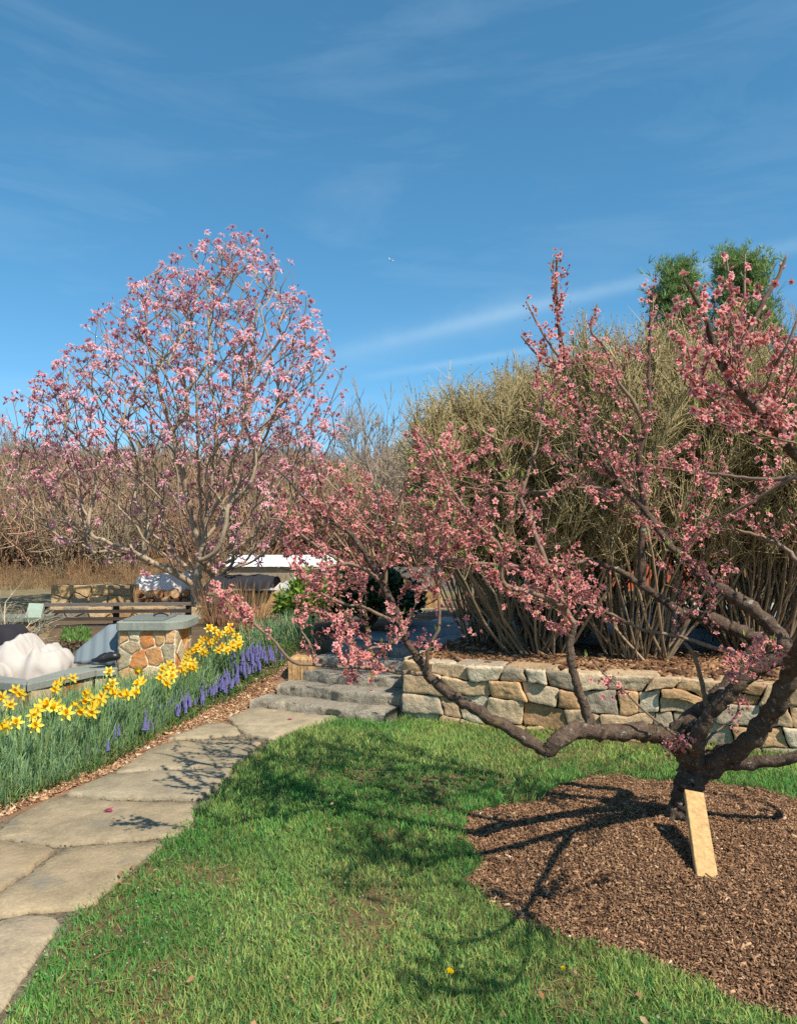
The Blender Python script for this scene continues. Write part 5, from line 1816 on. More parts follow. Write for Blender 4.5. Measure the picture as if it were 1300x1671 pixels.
def tree_parts(name, label, loc, segs, col, mat, sides=(7, 5, 4, 3, 3, 3), group=None, cat='tree', rz=0.0):
    root = thing(name, label, cat, loc, group)
    a_, b_ = MB(), MB()
    for lev in range(6):
        s = [q for q in segs if q[2] == lev]
        if s:
            tubes(a_ if lev == 0 else b_, np.array([q[0] for q in s]), np.array([q[1] for q in s]), sides[lev], col * (1.0 if lev < 2 else 0.9))
    a_.build('trunk', mat, parent=root, origin=(0, 0, 0))
    c = b_.build('branches', mat, parent=root, origin=(0, 0, 0))
    root.rotation_euler = (0, 0, rz)
    return root


GREYT = lin(176, 160, 142)
for k, (px, d, top, lab) in enumerate([(615, 24, 628, 'tall slender bare grey tree between the magnolia and the hedge'), (640, 28, 655, 'thin bare tree touching the left edge of the hedge'),
                                      (575, 40, 655, 'bare grey tree just right of the magnolia crown'), (20, 44, 668, 'bare grey tree on the skyline at the left edge'), (85, 48, 690, 'bare grey tree on the skyline behind the magnolia, left side'),
                                      (250, 46, 690, 'bare grey tree on the skyline seen through the left part of the magnolia'), (440, 44, 680, 'bare grey tree on the skyline seen through the right part of the magnolia'),
                                      (1290, 34, 470, 'tall bare grey tree at the right edge beyond the pines'), (330, 50, 670, 'bare grey tree on the skyline straight behind the magnolia trunk')]):
    x = (px - CX) / FPX * d
    z0 = float(hill_z(np.array(x), np.array(float(d))))
    hh = P(px, top, d)[2] - z0
    tree_parts('bare_tree', lab, (x, d, z0 - 0.1), bare_tree(hh, 400 + k, 5, 0.42, 0.0095, 0.016 * hh, 0.25, (2, 4)), GREYT * 0.9, M['twig'], group='bare trees on the skyline')

# pale bare shrub at the left edge
root_p = P(-25, 1012, 8.6)
segs = []
r = np.random.default_rng(61)
for k, (ang, ln) in enumerate([(1.15, 1.3), (0.75, 1.25), (0.42, 1.35), (0.25, 1.1), (1.5, 1.2), (1.9, 1.0), (0.9, 0.9), (2.3, 1.0)]):
    s = bare_tree(ln, 500 + k, 3, 0.42, 0.0035, 0.022, 0.2, (2, 4))
    cy_, sy_ = math.cos(math.pi / 2 - ang), math.sin(math.pi / 2 - ang)
    for pts, rr, lev in s:
        q = pts.copy()
        q[:, 0], q[:, 2] = pts[:, 0] * cy_ + pts[:, 2] * sy_, -pts[:, 0] * sy_ + pts[:, 2] * cy_
        q[:, 1] += q[:, 2] * r.uniform(-.02, .02) + (k % 3 - 1) * 0.15 * np.linalg.norm(q, axis=1)
        segs.append((q, rr, lev))
tree_parts('pale_shrub', 'pale grey leafless shrub with spreading branches at the left edge', (root_p[0], 8.6, float(H(root_p[0], 8.6)) - 0.02), segs, lin(178, 166, 142), M['barkmag'], cat='shrub')


# ------------------------------------------------------------------ pines behind the hedge
def pine(label, px, d, top, width_px, seed):
    x = (px - CX) / FPX * d
    z0 = float(hill_z(np.array(x), np.array(float(d)))) - 0.1
    hh = P(px, top, d)[2] - z0
    wid = width_px / FPX * d * 0.5
    r = np.random.default_rng(seed)
    root = thing('pine_tree', label, 'tree', (x, d, z0), 'dark pines beyond the hedge')
    tm = MB()
    tz = np.linspace(0, 1, 12)
    tubes(tm, np.stack([0.1 * np.sin(tz * 5), 0.1 * np.cos(tz * 4), tz * hh], -1), 0.22 * (1 - tz) + 0.02, 8, lin(92, 78, 62))
    bm2 = MB()
    nb = 150
    zb = hh * (0.30 + 0.68 * r.random(nb) ** 0.9)
    f = zb / hh
    Lb = wid * np.sqrt(np.clip(1.15 - f, 0.05, 1)) * 1.2 * r.uniform(0.55, 1.05, nb)
    ph = r.random(nb) * 2 * math.pi
    u = np.linspace(0, 1, 6)
    up = r.uniform(0.3, 1.0, nb)
    PT = np.stack([np.cos(ph)[:, None] * Lb[:, None] * u, np.sin(ph)[:, None] * Lb[:, None] * u, zb[:, None] + Lb[:, None] * (up[:, None] * u ** 1.6)], -1)
    tubes(bm2, PT, 0.035 * (1 - 0.8 * u)[None] * np.ones((nb, 1)), 4, lin(88, 72, 58))
    # needle tufts along the outer branches
    nt2 = 4300
    bi = r.integers(0, nb, nt2); s = 0.25 + 0.75 * r.random(nt2) ** 0.7
    k = s * 5; k0 = np.minimum(k.astype(int), 4); fr = (k - k0)[:, None]
    q = PT[bi, k0] * (1 - fr) + PT[bi, k0 + 1] * fr + r.normal(size=(nt2, 3)) * np.array([0.2, 0.2, 0.18])
    tv, tf, tcol = [], [], []
    for j in range(7):
        a_ = j * 0.9; e = 0.5 + 0.12 * (j % 3)
        dd = np.array([math.cos(a_) * math.sin(e), math.sin(a_) * math.sin(e), math.cos(e)])
        sd = unit(np.cross(dd, (0, 0, 1.0))) * 0.022
        b = len(tv); tv += [sd * 0.6, -sd * 0.6, dd * 0.27 - sd * 0.3, dd * 0.27 + sd * 0.3]; tf.append((b, b + 1, b + 2, b + 3))
    nm_ = MB()
    inst(nm_, np.array(tv), [np.array(tf)], np.broadcast_to(lin(128, 152, 92), (len(tv), 3)), q, frames(unit(r.normal(size=(nt2, 3)) * 0.6 + np.array([0, 0, 0.9])), r.random(nt2) * 6.28), r.uniform(0.8, 1.3, nt2), r.uniform(0.6, 1.3, (nt2, 1)) * (np.array([[1, 1, 1]]) + r.normal(size=(nt2, 3)) * 0.05))
    tm.build('trunk', M['twig'], parent=root, origin=(0, 0, 0))
    bm2.build('branches', M['twig'], parent=root, origin=(0, 0, 0))
    c = nm_.build('needles', M['needle'], parent=root, origin=(0, 0, 0)); c['kind'] = 'stuff'


pine('dense dark green pine rising behind the hedge, left of the other pine', 1105, 30, 434, 118, 601)
pine('looser yellow-green pine behind the hedge, right of the dense one', 1215, 32, 416, 150, 602)

# ------------------------------------------------------------------ brush on the hillside (one mass)
r = np.random.default_rng(71)


def bush_template(n, seed):
    r = np.random.default_rng(seed)
    mb = MB()
    ph = r.random(n) * 6.28; R = 0.55 * np.sqrt(r.random(n)); u = np.linspace(0, 1, 4)
    h = r.uniform(0.55, 1.0, n)
    PT = np.stack([np.cos(ph)[:, None] * R[:, None] * (0.25 + 0.75 * u) + r.normal(size=(n, 4)) * 0.03, np.sin(ph)[:, None] * R[:, None] * (0.25 + 0.75 * u) + r.normal(size=(n, 4)) * 0.03, h[:, None] * u], -1)
    tubes(mb, PT, (0.011 * (1 - 0.65 * u))[None] * np.ones((n, 1)), 3, np.array([1.0, 1, 1]) * r.uniform(0.75, 1.25, (n, 1)))
    m = n * 5
    i = r.integers(0, n, m); s0 = r.uniform(0.25, 0.95, m); k0 = np.minimum((s0 * 3).astype(int), 2); f = (s0 * 3 - k0)[:, None]
    q = PT[i, k0] * (1 - f) + PT[i, k0 + 1] * f
    d = unit(r.normal(size=(m, 3)) * 0.6 + np.array([0, 0, 0.45])); L = r.uniform(0.10, 0.32, m)
    S = q[:, None] + d[:, None] * (np.linspace(0, 1, 3)[None, :, None] * L[:, None, None]) + np.array([0, 0, 0.03]) * np.array([0, 0, 1.0])[None, :, None]
    tubes(mb, S, np.array([0.0065, 0.005, 0.0025])[None] * np.ones((m, 1)), 3, np.array([1.0, 1, 1]) * r.uniform(0.75, 1.3, (m, 1)))
    F = [np.vstack(mb.f)] if len({f_.shape[1] for f_ in mb.f}) == 1 else mb.f
    return np.concatenate(mb.v), F, np.concatenate(mb.c)


def scatter_brush(name, n, xr, yr, hr, cols, seed, temp, zfun, gap=None):
    r = np.random.default_rng(seed)
    y = r.uniform(yr[0], yr[1], n); x = r.uniform(-1, 1, n) * (y * 0.62 + 3) + (xr if np.isscalar(xr) else 0)
    if gap:
        k = ~((x > gap[0]) & (x < gap[1]) & (y < gap[2]) & (y > 18.0))
        x, y = x[k], y[k]; n = len(x)
    z = zfun(x, y) - 0.05
    s = r.uniform(hr[0], hr[1], n)
    if gap:
        s = np.where(y < 18.0, np.minimum(s, 0.66), s)
    c = np.array(cols)[r.integers(0, len(cols), n)] * r.uniform(0.75, 1.2, (n, 1))
    mb = MB()
    inst(mb, *temp, np.stack([x, y, z], -1), frames(np.tile([[0, 0, 1.0]], (n, 1)) + r.normal(size=(n, 3)) * 0.05, r.random(n) * 6.28), np.stack([s * 0.9, s * 0.9, s], -1), c)
    return mb.build(name, M['twig'], kind='stuff')


bt = bush_template(20, 1)
scatter_brush('hillside_brush', 1350, 0, (23, 50), (1.2, 3.2), [lin(164, 132, 106), lin(158, 122, 98), lin(150, 132, 106), lin(172, 142, 114), lin(142, 126, 102)], 72, bt, hill_z)
scatter_brush('dry_weeds', 900, -1.0, (16.5, 27), (0.35, 0.9), [lin(150, 120, 86), lin(138, 106, 78), lin(132, 112, 82)], 73, bush_template(14, 2), hill_z, gap=(-4.6, 0.6, 20.9))


# ------------------------------------------------------------------ leafy evergreens by the terrace
def leafy(name, label, loc, rx, rz, n, col, seed, leaf=(0.03, 0.085), mat='gloss', cat='shrub'):
    r = np.random.default_rng(seed)
    root = thing(name, label, cat, loc)
    st_ = MB()
    ns = 26
    ph = r.random(ns) * 6.28; R = rx * 0.75 * np.sqrt(r.random(ns)); u = np.linspace(0, 1, 6)
    hh = rz * 1.7 * np.sqrt(1 - (R / rx) ** 2 * 0.8)
    PT = np.stack([np.cos(ph)[:, None] * R[:, None] * u ** 0.8, np.sin(ph)[:, None] * R[:, None] * u ** 0.8, hh[:, None] * u], -1) + r.normal(size=(ns, 6, 3)) * 0.012
    tubes(st_, PT, (0.012 * (1 - 0.7 * u))[None] * np.ones((ns, 1)), 5, lin(92, 74, 54))
    st_.build('stems', M['twig'], parent=root, origin=(0, 0, 0))
    ncl = 90
    d = unit(r.normal(size=(ncl, 3))); d[:, 2] = np.abs(d[:, 2]) * 1.2 - 0.25
    cc = d * np.array([rx, rx, rz]) * (r.uniform(0.5, 1.0, (ncl, 1))) + np.array([0, 0, rz * 0.95])
    k = r.integers(0, ncl, n)
    q = cc[k] + r.normal(size=(n, 3)) * np.array([rx, rx, rz]) * 0.13
    q[:, 2] = np.maximum(q[:, 2], 0.02)
    lw, ll = leaf
    tv = np.array([(0, 0, 0), (lw * .5, 0.006, ll * .4), (0, 0, ll * .42), (-lw * .5, 0.006, ll * .4), (lw * .35, -0.004, ll * .75), (0, -0.006, ll * .78), (-lw * .35, -0.004, ll * .75), (0, -0.02, ll)])
    tf = [np.array([(1, 2, 5, 4), (2, 3, 6, 5)]), np.array([(0, 2, 1), (0, 3, 2), (4, 5, 7), (5, 6, 7)])]
    out = unit(q - np.array([0, 0, rz * 0.6]))
    lm = MB()
    inst(lm, tv, tf, np.broadcast_to(col, (8, 3)), q, frames(unit(out + r.normal(size=(n, 3)) * 0.6), r.random(n) * 6.28), r.uniform(0.7, 1.25, n), r.uniform(0.6, 1.35, (n, 1)) * np.ones((1, 3)))
    c = lm.build('leaves', M[mat], parent=root, origin=(0, 0, 0)); c['kind'] = 'stuff'
    return root


gx0 = P(500, 990, 8.9)
leafy('green_shrub', 'bright yellow-green leafy shrub left of the dark evergreen at the top of the steps', (gx0[0], 8.9, float(H(gx0[0], 8.9))), 0.32, 0.34, 2600, lin(112, 136, 52), 81)
gx1 = P(600, 1000, 9.2)
leafy('evergreen_shrub', 'broad dark evergreen shrub standing behind the top step', (gx1[0], 9.2, TZ), 0.52, 0.36, 4200, lin(60, 82, 48), 82, (0.035, 0.10))
gx2 = P(655, 985, 9.6)
leafy('evergreen_shrub', 'smaller dark evergreen just right of the broad one', (gx2[0], 9.6, TZ), 0.26, 0.26, 1500, lin(60, 84, 50), 83, (0.035, 0.10))
gx3 = P(1250, 960, 13)
leafy('evergreen_shrub', 'dark green leafy shrub beyond the pool, seen through the bare stems', (gx3[0], 13.5, TZ - .1), 1.5, 1.1, 4200, lin(64, 92, 44), 84, (0.06, 0.13))

# dry stalks round the magnolia foot
for k, (px, d, n, col, lab) in enumerate([(410, 9.0, 130, (160, 126, 88), 'clump of dry tan stalks between the magnolia and the bright green shrub'), (360, 9.6, 110, (150, 112, 80), 'clump of dry reddish stalks beside the magnolia trunk')]):
    x = (px - CX) / FPX * d
    rr = np.random.default_rng(700 + k)
    ph = rr.random(n) * 6.28; R = 0.34 * np.sqrt(rr.random(n)); u = np.linspace(0, 1, 5); h = rr.uniform(0.3, 0.62, n)
    PT = np.stack([np.cos(ph)[:, None] * R[:, None] * (0.5 + 0.7 * u) + np.cumsum(rr.normal(size=(n, 5)) * 0.012, 1), np.sin(ph)[:, None] * R[:, None] * (0.5 + 0.7 * u), h[:, None] * u], -1)
    root = thing('dry_perennial', lab, 'plant', (x, d, float(H(x, d)) - 0.02), 'dry stalks by the magnolia')
    mb = MB(); tubes(mb, PT, (0.0045 * (1 - .7 * u))[None] * np.ones((n, 1)), 3, lin(*col) * rr.uniform(0.7, 1.2, (n, 1)))
    c = mb.build('stalks', M['twig'], parent=root, origin=(0, 0, 0)); c['kind'] = 'stuff'

# ------------------------------------------------------------------ lawn grass
r = np.random.default_rng(11)
bx, by, blx, bly = [], [], [], []
for y0, y1, dens in ((1.9, 3.1, 17000), (3.1, 4.5, 10500), (4.5, 7.0, 6500)):
    A_ = (y1 - y0) * (2 * (0.56 * y1 + 1.2))
    n = int(A_ * dens)
    y = r.uniform(y0, y1, n); x = r.uniform(-1, 1, n) * (0.56 * y1 + 1.2)
    q = n // 6
    cy_ = r.uniform(y0, y1, q); cx_ = r.uniform(-1, 1, q) * (0.56 * y1 + 1.2)
    tuft = r.random(n) < 0.72
    ti = r.integers(0, q, n)
    x = np.where(tuft, cx_[ti] + r.normal(size=n) * 0.016, x); y = np.where(tuft, cy_[ti] + r.normal(size=n) * 0.016, y)
    lx = np.where(tuft, x - cx_[ti], 0) / 0.016; ly = np.where(tuft, y - cy_[ti], 0) / 0.016
    k = (np.abs(x) < 0.56 * y + 0.35) | ((np.abs(x) < 0.56 * y + 1.2) & (r.random(n) < 0.6))
    bx.append(x[k]); by.append(y[k]); blx.append(lx[k]); bly.append(ly[k])
bx = np.concatenate(bx); by = np.concatenate(by); blx = np.concatenate(blx); bly = np.concatenate(bly)
ok = lawn_mask(bx, by)
dry = fnoise(bx, by, 2.6, 23)
ok &= r.random(len(bx)) < np.clip(1.25 - 3.2 * np.clip(dry - 0.575, 0, 1), 0.22, 1)
bx, by, blx, bly = bx[ok], by[ok], blx[ok], bly[ok]
n = len(bx)
a, b = ab(bx, by)
rm = np.hypot(bx - MULCH_C[0], by - MULCH_C[1])
tall = 0.7 + 0.9 * fnoise(bx, by, 1.6, 41) + 0.55 * smooth(1 - (rm - MULCH_R) / 0.22) * smooth((fnoise(bx, by, 2.0, 43) - 0.4) / 0.2)
tall += 0.9 * smooth(1 + b / 0.22) * (a > -0.02) + 0.7 * smooth((b + 0.62) / 0.3) * (a < 0)
hgt = 0.037 * tall * r.uniform(0.55, 1.25, n)
hgt = np.where((by < 3.1) & (bx < 0.7), hgt * 0.85, hgt)
mixn = smooth((fnoise(bx, by, 1.1, 45) - 0.35) / 0.3)[:, None]
c1 = lin(104, 156, 74); c2 = lin(164, 182, 100); c3 = lin(84, 144, 80)
cc = c1 * (1 - mixn) + c2 * mixn
pick = r.random((n, 1))
cc = np.where(pick < 0.25, c3, cc)
yel = smooth(1 + b / 0.4)[:, None] * 0.6
cc = cc * (1 - yel) + lin(142, 152, 78) * yel
cc = np.where(r.random((n, 1)) < 0.06, lin(176, 156, 104), cc)
cc = cc * (0.72 + 0.56 * fnoise(bx, by, 2.4, 48))[:, None] * r.uniform(0.72, 1.25, (n, 1))
tv = np.array([(-0.5, 0, 0), (0.5, 0, 0), (-0.42, 0.10, 0.5), (0.42, 0.10, 0.5), (0.0, 0.42, 1.0)])
tf = [np.array([(0, 1, 3, 2)]), np.array([(2, 3, 4)])]
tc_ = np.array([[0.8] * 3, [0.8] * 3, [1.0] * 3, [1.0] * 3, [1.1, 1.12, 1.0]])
wd = r.uniform(0.0028, 0.0052, n) * (1 + 0.25 * (by > 4))
D = unit(np.stack([r.normal(size=n) * 0.32 + 0.30 * blx, r.normal(size=n) * 0.32 + 0.30 * bly, np.ones(n)], -1))
mb = MB()
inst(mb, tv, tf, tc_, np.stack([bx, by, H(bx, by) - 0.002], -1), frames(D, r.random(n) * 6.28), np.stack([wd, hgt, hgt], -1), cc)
mb.build('grass', M['grass'], kind='stuff')

# low broad-leaved weeds, straw and tiny white seed heads in the turf
n = 3600
y = 1.95 + 4.2 * r.random(n) ** 1.7; x = r.uniform(-1, 1, n) * (0.56 * y + 0.3)
k = lawn_mask(x, y) & (fnoise(x, y, 1.7, 47) > 0.47)
x, y = x[k], y[k]; n = len(x)
mb = MB()
tv = np.array([(0, 0, 0), (0.5, 0.12, 0.45), (0, 0.0, 0.5), (-0.5, 0.12, 0.45), (0.3, 0.05, 0.9), (-0.3, 0.05, 0.9)])
tf = [np.array([(2, 1, 4, 5)]), np.array([(0, 1, 2), (0, 2, 3), (2, 5, 3)])]
for rep in range(3):
    inst(mb, tv, tf, np.ones((6, 3)), np.stack([x + r.normal(size=n) * 0.006, y + r.normal(size=n) * 0.006, H(x, y) + 0.012 + 0.02 * r.random(n)], -1), frames(unit(np.stack([r.normal(size=n), r.normal(size=n), np.full(n, 0.6)], -1)), r.random(n) * 6.28), r.uniform(0.007, 0.014, n), lin(110, 142, 70) * r.uniform(0.75, 1.2, (n, 1)))
m_ = 1500
y = 1.95 + 2.6 * r.random(m_) ** 1.4; x = r.uniform(-1, 1, m_) * (0.56 * y + 0.3)
k = lawn_mask(x, y) & (fnoise(x, y, 1.4, 49) > 0.5)
x, y = x[k], y[k]; m_ = len(x)
ov_ = np.array([(1, 0, 0), (-1, 0, 0), (0, 1, 0), (0, -1, 0), (0, 0, 1.6), (0, 0, -1.6)]) * 0.5
of = [np.array([(0, 2, 4), (2, 1, 4), (1, 3, 4), (3, 0, 4), (2, 0, 5), (1, 2, 5), (3, 1, 5), (0, 3, 5)])]
inst(mb, ov_, of, np.ones((6, 3)), np.stack([x, y, H(x, y) + r.uniform(0.03, 0.06, m_)], -1), frames(np.tile([[0, 0, 1.0]], (m_, 1)), r.random(m_)), r.uniform(0.004, 0.007, m_), lin(206, 206, 176) * r.uniform(0.7, 1.1, (m_, 1)))
mb.build('lawn_weeds', M['leaf'], kind='stuff')

# fallen leaves and straw
n = 420
y = 1.95 + 4.6 * r.random(n) ** 1.3; x = r.uniform(-1, 1, n) * (0.56 * y + 0.2)
k = lawn_mask(x, y) & ((fnoise(x, y, 2.6, 23) > 0.55) | (r.random(n) < 0.16))
x, y = x[k], y[k]; n = len(x)
tv = np.array([(0, -0.5, 0), (0.32, -0.1, 0.12), (0, 0, 0.0), (-0.32, -0.1, 0.1), (0.22, 0.3, 0.06), (-0.22, 0.3, 0.1), (0, 0.5, 0.16)])
tf = [np.array([(0, 1, 2), (0, 2, 3), (1, 4, 2), (2, 5, 3), (4, 6, 2), (2, 6, 5)])]
mb = MB()
inst(mb, tv, tf, np.ones((7, 3)), np.stack([x, y, H(x, y) + 0.02 + 0.025 * r.random(n)], -1), frames(unit(np.stack([r.normal(size=n) * .5, r.normal(size=n) * .5, np.ones(n)], -1)), r.random(n) * 6.28), r.uniform(0.014, 0.036, n), np.array([lin(176, 134, 96), lin(150, 104, 70), lin(196, 168, 126)])[r.integers(0, 3, n)] * r.uniform(0.7, 1.2, (n, 1)))
# straw on the bare spots
n = 2600
y = 1.95 + 4.0 * r.random(n) ** 1.3; x = r.uniform(-1, 1, n) * (0.56 * y + 0.2)
k = lawn_mask(x, y) & (fnoise(x, y, 2.6, 23) > 0.57)
x, y = x[k], y[k]; n = len(x)
ph = r.random(n) * 6.28; L = r.uniform(0.03, 0.1, n); u = np.linspace(0, 1, 3)
PT = np.stack([x[:, None] + np.cos(ph)[:, None] * L[:, None] * u, y[:, None] + np.sin(ph)[:, None] * L[:, None] * u, (H(x, y) + 0.012)[:, None] + r.random((n, 3)) * 0.022], -1)
tubes(mb, PT, np.full((n, 3), 0.0013), 3, np.array([lin(190, 166, 118), lin(160, 128, 88)])[r.integers(0, 2, n)] * r.uniform(0.7, 1.15, (n, 1)))
mb.build('fallen_leaves', M['leaf'], kind='stuff')

# ------------------------------------------------------------------ wood chips
cv = np.array([(-.5, -.5, 0), (.5, -.4, 0), (.45, .5, 0), (-.5, .4, 0), (-.45, -.4, 1), (.4, -.45, 1), (.5, .35, 1), (-.4, .5, 1)])
cf = [np.array([(3, 2, 1, 0), (4, 5, 6, 7), (0, 1, 5, 4), (1, 2, 6, 5), (2, 3, 7, 6), (3, 0, 4, 7)])]


def chips(mb, x, y, cols, smin, smax, zf=H, seed=0, tilt=0.5):
    r = np.random.default_rng(seed)
    n = len(x)
    s = r.uniform(smin, smax, n) * (1 + (r.random(n) < 0.06))
    sc_ = np.stack([s * r.uniform(0.18, 0.45, n), s, s * r.uniform(0.06, 0.2, n)], -1)
    D = unit(np.stack([r.normal(size=n) * tilt, r.normal(size=n) * tilt, np.ones(n)], -1))
    c = np.array(cols)[r.integers(0, len(cols), n)] * r.uniform(0.6, 1.25, (n, 1))
    inst(mb, cv, cf, np.ones((8, 3)), np.stack([x, y, zf(x, y) + r.random(n) * 0.012], -1), frames(D, r.random(n) * 6.28), sc_, c)


r = np.random.default_rng(13)
n = 115000
R_ = (MULCH_R + 0.17) * np.sqrt(r.random(n)); ph = r.random(n) * 6.28
x = MULCH_C[0] + R_ * np.cos(ph); y = MULCH_C[1] + R_ * np.sin(ph)
k = ~lawn_mask(x, y)
mb = MB()
MC = [lin(142, 108, 80), lin(122, 93, 69), lin(158, 122, 92), lin(110, 83, 63), lin(170, 136, 104), lin(146, 110, 82)]
chips(mb, x[k], y[k], MC, 0.005, 0.019, seed=14, tilt=0.7)
k2 = r.choice(np.where(k)[0], 800)
chips(mb, x[k2] + 0.01, y[k2], [lin(176, 142, 112), lin(200, 172, 144)], 0.007, 0.024, seed=15)
mb.build('wood_chips', M['chips'], kind='stuff')
# bark on the bed above the wall
n = 15000
a_ = r.uniform(0.0, 4.6, n); b_ = r.uniform(0.16, 1.6, n)
x = WA[0] + WU[0] * a_ + WV[0] * b_; y = WA[1] + WU[1] * a_ + WV[1] * b_
mb = MB()
chips(mb, x, y, [lin(140, 104, 74), lin(118, 86, 62), lin(160, 124, 90), lin(98, 72, 54)], 0.025, 0.085, seed=16, tilt=0.35)
mb.build('bark_mulch', M['chips'], kind='stuff')
# orange litter beside the path and round the steps
n = 26000
y = r.uniform(2.6, 8.6, n); t = r.random(n)
xr_ = path_x(y, path_left) + 0.05
x = xr_ - r.random(n) ** 1.3 * 0.75 - 0.0
a_, b_ = ab(x, y)
bu, _ = bed_uv(x, y)
k = (bu < 0.10) & (a_ < -1.22) & (x > -3.2)
x2, y2 = x[k], y[k]
n = 5000
a3 = r.uniform(-2.4, -1.3, n); b3 = r.uniform(-0.5, 1.9, n)
x3 = WA[0] + WU[0] * a3 + WV[0] * b3; y3 = WA[1] + WU[1] * a3 + WV[1] * b3
k3 = bed_uv(x3, y3)[0] < 0.1
mb = MB()
chips(mb, np.concatenate([x2, x3[k3]]), np.concatenate([y2, y3[k3]]), [lin(164, 124, 90), lin(144, 104, 74), lin(182, 144, 108), lin(128, 94, 70), lin(200, 170, 136)], 0.010, 0.036, seed=17, tilt=0.45)
mb.build('bark_litter', M['chips'], kind='stuff')
# grit in the joints of the path
n = 5200
y = r.uniform(1.9, 6.3, n); xl_ = path_x(y, path_left); xr2 = path_x(y, path_right)
x = xl_ + (xr2 - xl_) * r.random(n)
mb = MB()
chips(mb, x, y, [lin(128, 116, 98), lin(108, 98, 84), lin(176, 164, 146), lin(140, 110, 80)], 0.006, 0.018, seed=18, zf=lambda x, y: H(x, y) + 0.004)
mb.build('gravel', M['chips'], kind='stuff')

# ------------------------------------------------------------------ daffodil bed
r = np.random.default_rng(17)
# width of the bed behind its front line
back_px = [(-330, 1.1), (0, 1.05), (0.3, 1.0), (0.6, 0.85), (1.0, 0.6)]


def bed_width(t):
    return np.interp(t, [0, 0.35, 0.6, 0.8, 1.0], [0.95, 0.95, 0.85, 0.72, 0.5])


n = 60000
x = r.uniform(-4.2, -0.9, n); y = r.uniform(3.2, 9.0, n)
u, t = bed_uv(x, y)
a_, b_ = ab(x, y)
k = (u > np.interp(t, [0, 0.6, 0.7, 0.84, 0.9, 1], [0, 0, 0.12, 0.16, 0.34, 0.4])) & (u < bed_width(t)) & (a_ < -1.33) & (x > -0.56 * y - 0.45)
# keep it off the coping and the pillar
k &= ~((x < PO[0] + pw + 0.05) & (x > PO[0] - 0.1) & (y > PD - 0.08))
x, y, u, t = x[k], y[k], u[k], t[k]
for i in range(len(swp) - 1):
    p, q = swp[i], swp[i + 1]
    d = q - p
    s = (d[0] * (y - p[1]) - d[1] * (x - p[0])) / np.hypot(*d)
    inside = (x >= min(p[0], q[0]) - 0.02) & (x <= max(p[0], q[0]) + 0.02) & (s > -0.06)
    x, y, u, t = x[~inside], y[~inside], u[~inside], t[~inside]
# clumps
cl = fnoise(x, y, 3.2, 61)
keep = r.random(len(x)) < smooth((cl - 0.22) / 0.25)
x, y, u, t = x[keep], y[keep], u[keep], t[keep]
m = min(len(x), 9500)
sel = r.choice(len(x), m, replace=False)
x, y, u, t = x[sel], y[sel], u[sel], t[sel]
front = smooth(u / 0.28)
hgt = (0.13 + 0.21 * front) * r.uniform(0.75, 1.15, m)
s5 = np.linspace(0, 1, 6)
lean = r.normal(size=(m, 2)) * 0.13 + np.array([0.03, -0.07]) * (1 - front)[:, None] * 2
droop = (r.random(m) ** 3) * 0.5
ang = r.random(m) * 6.28
c_ = np.stack([x[:, None] + hgt[:, None] * (lean[:, :1] * s5 * 1.6 + np.cos(ang)[:, None] * droop[:, None] * s5 ** 3),
               y[:, None] + hgt[:, None] * (lean[:, 1:] * s5 * 1.6 + np.sin(ang)[:, None] * droop[:, None] * s5 ** 3),
               H(x, y)[:, None] - 0.01 + hgt[:, None] * (s5 - droop[:, None] * 0.55 * s5 ** 3)], -1)
az = r.random(m) * 6.28
sd = np.stack([np.cos(az), np.sin(az), np.zeros(m)], -1)
wdt = (r.uniform(0.007, 0.0125, m) * (0.55 + 0.45 * front))[:, None] * np.array([0.8, 1.0, 1.0, 0.95, 0.75, 0.12])[None]
fold = np.stack([-sd[:, 1], sd[:, 0], np.zeros(m)], -1)[:, None, :] * 0.0025
Lf = c_ - sd[:, None] * wdt[..., None] * 0.5 + fold
Rt = c_ + sd[:, None] * wdt[..., None] * 0.5 + fold
V = np.stack([Lf, c_, Rt], 2)          # m,6,3,3
idx = np.arange(m * 18).reshape(m, 6, 3)
F = np.concatenate([np.stack([idx[:, :-1, j], idx[:, :-1, j + 1], idx[:, 1:, j + 1], idx[:, 1:, j]], -1).reshape(-1, 4) for j in (0, 1)])
cA, cB, cC = lin(146, 178, 134), lin(130, 162, 112), lin(164, 184, 118)
cc = np.array([cA, cA, cB, cC])[r.integers(0, 4, m)] * r.uniform(0.7, 1.2, (m, 1))
shade = np.array([0.9, 0.95, 1, 1.02, 1.04, 1.05])
mb = MB()
mb.add(V.reshape(-1, 3), F, (cc[:, None, None, :] * np.ones((1, 6, 3, 1))).reshape(-1, 3))
mb.build('daffodil_leaves', M['leaf'], kind='stuff')

# grassy leaves of the blue flowers along the front
n = 40000
x = r.uniform(-4.0, -0.9, n); y = r.uniform(3.2, 9.0, n)
u, t = bed_uv(x, y); a_, b_ = ab(x, y)
wf = np.interp(t, [0, 0.4, 0.6, 1.0], [0.14, 0.18, 0.3, 0.42])
k = (u > -0.07) & (u < wf) & (a_ < -1.3) & (x > -0.56 * y - 0.4)
x, y, u, t = x[k], y[k], u[k], t[k]
m = min(len(x), 6500)
sel = r.choice(len(x), m, replace=False); x, y, u = x[sel], y[sel], u[sel]
hg = r.uniform(0.05, 0.13, m)
az = r.random(m) * 6.28
out_ = r.uniform(0.2, 1.0, m)
s5 = np.linspace(0, 1, 5)
dx = np.cos(az) * out_; dy = np.sin(az) * out_ - 0.15
PT = np.stack([x[:, None] + hg[:, None] * dx[:, None] * s5 ** 1.5, y[:, None] + hg[:, None] * dy[:, None] * s5 ** 1.5, H(x, y)[:, None] + hg[:, None] * (s5 - 0.35 * out_[:, None] * s5 ** 2.5)], -1)
mb = MB()
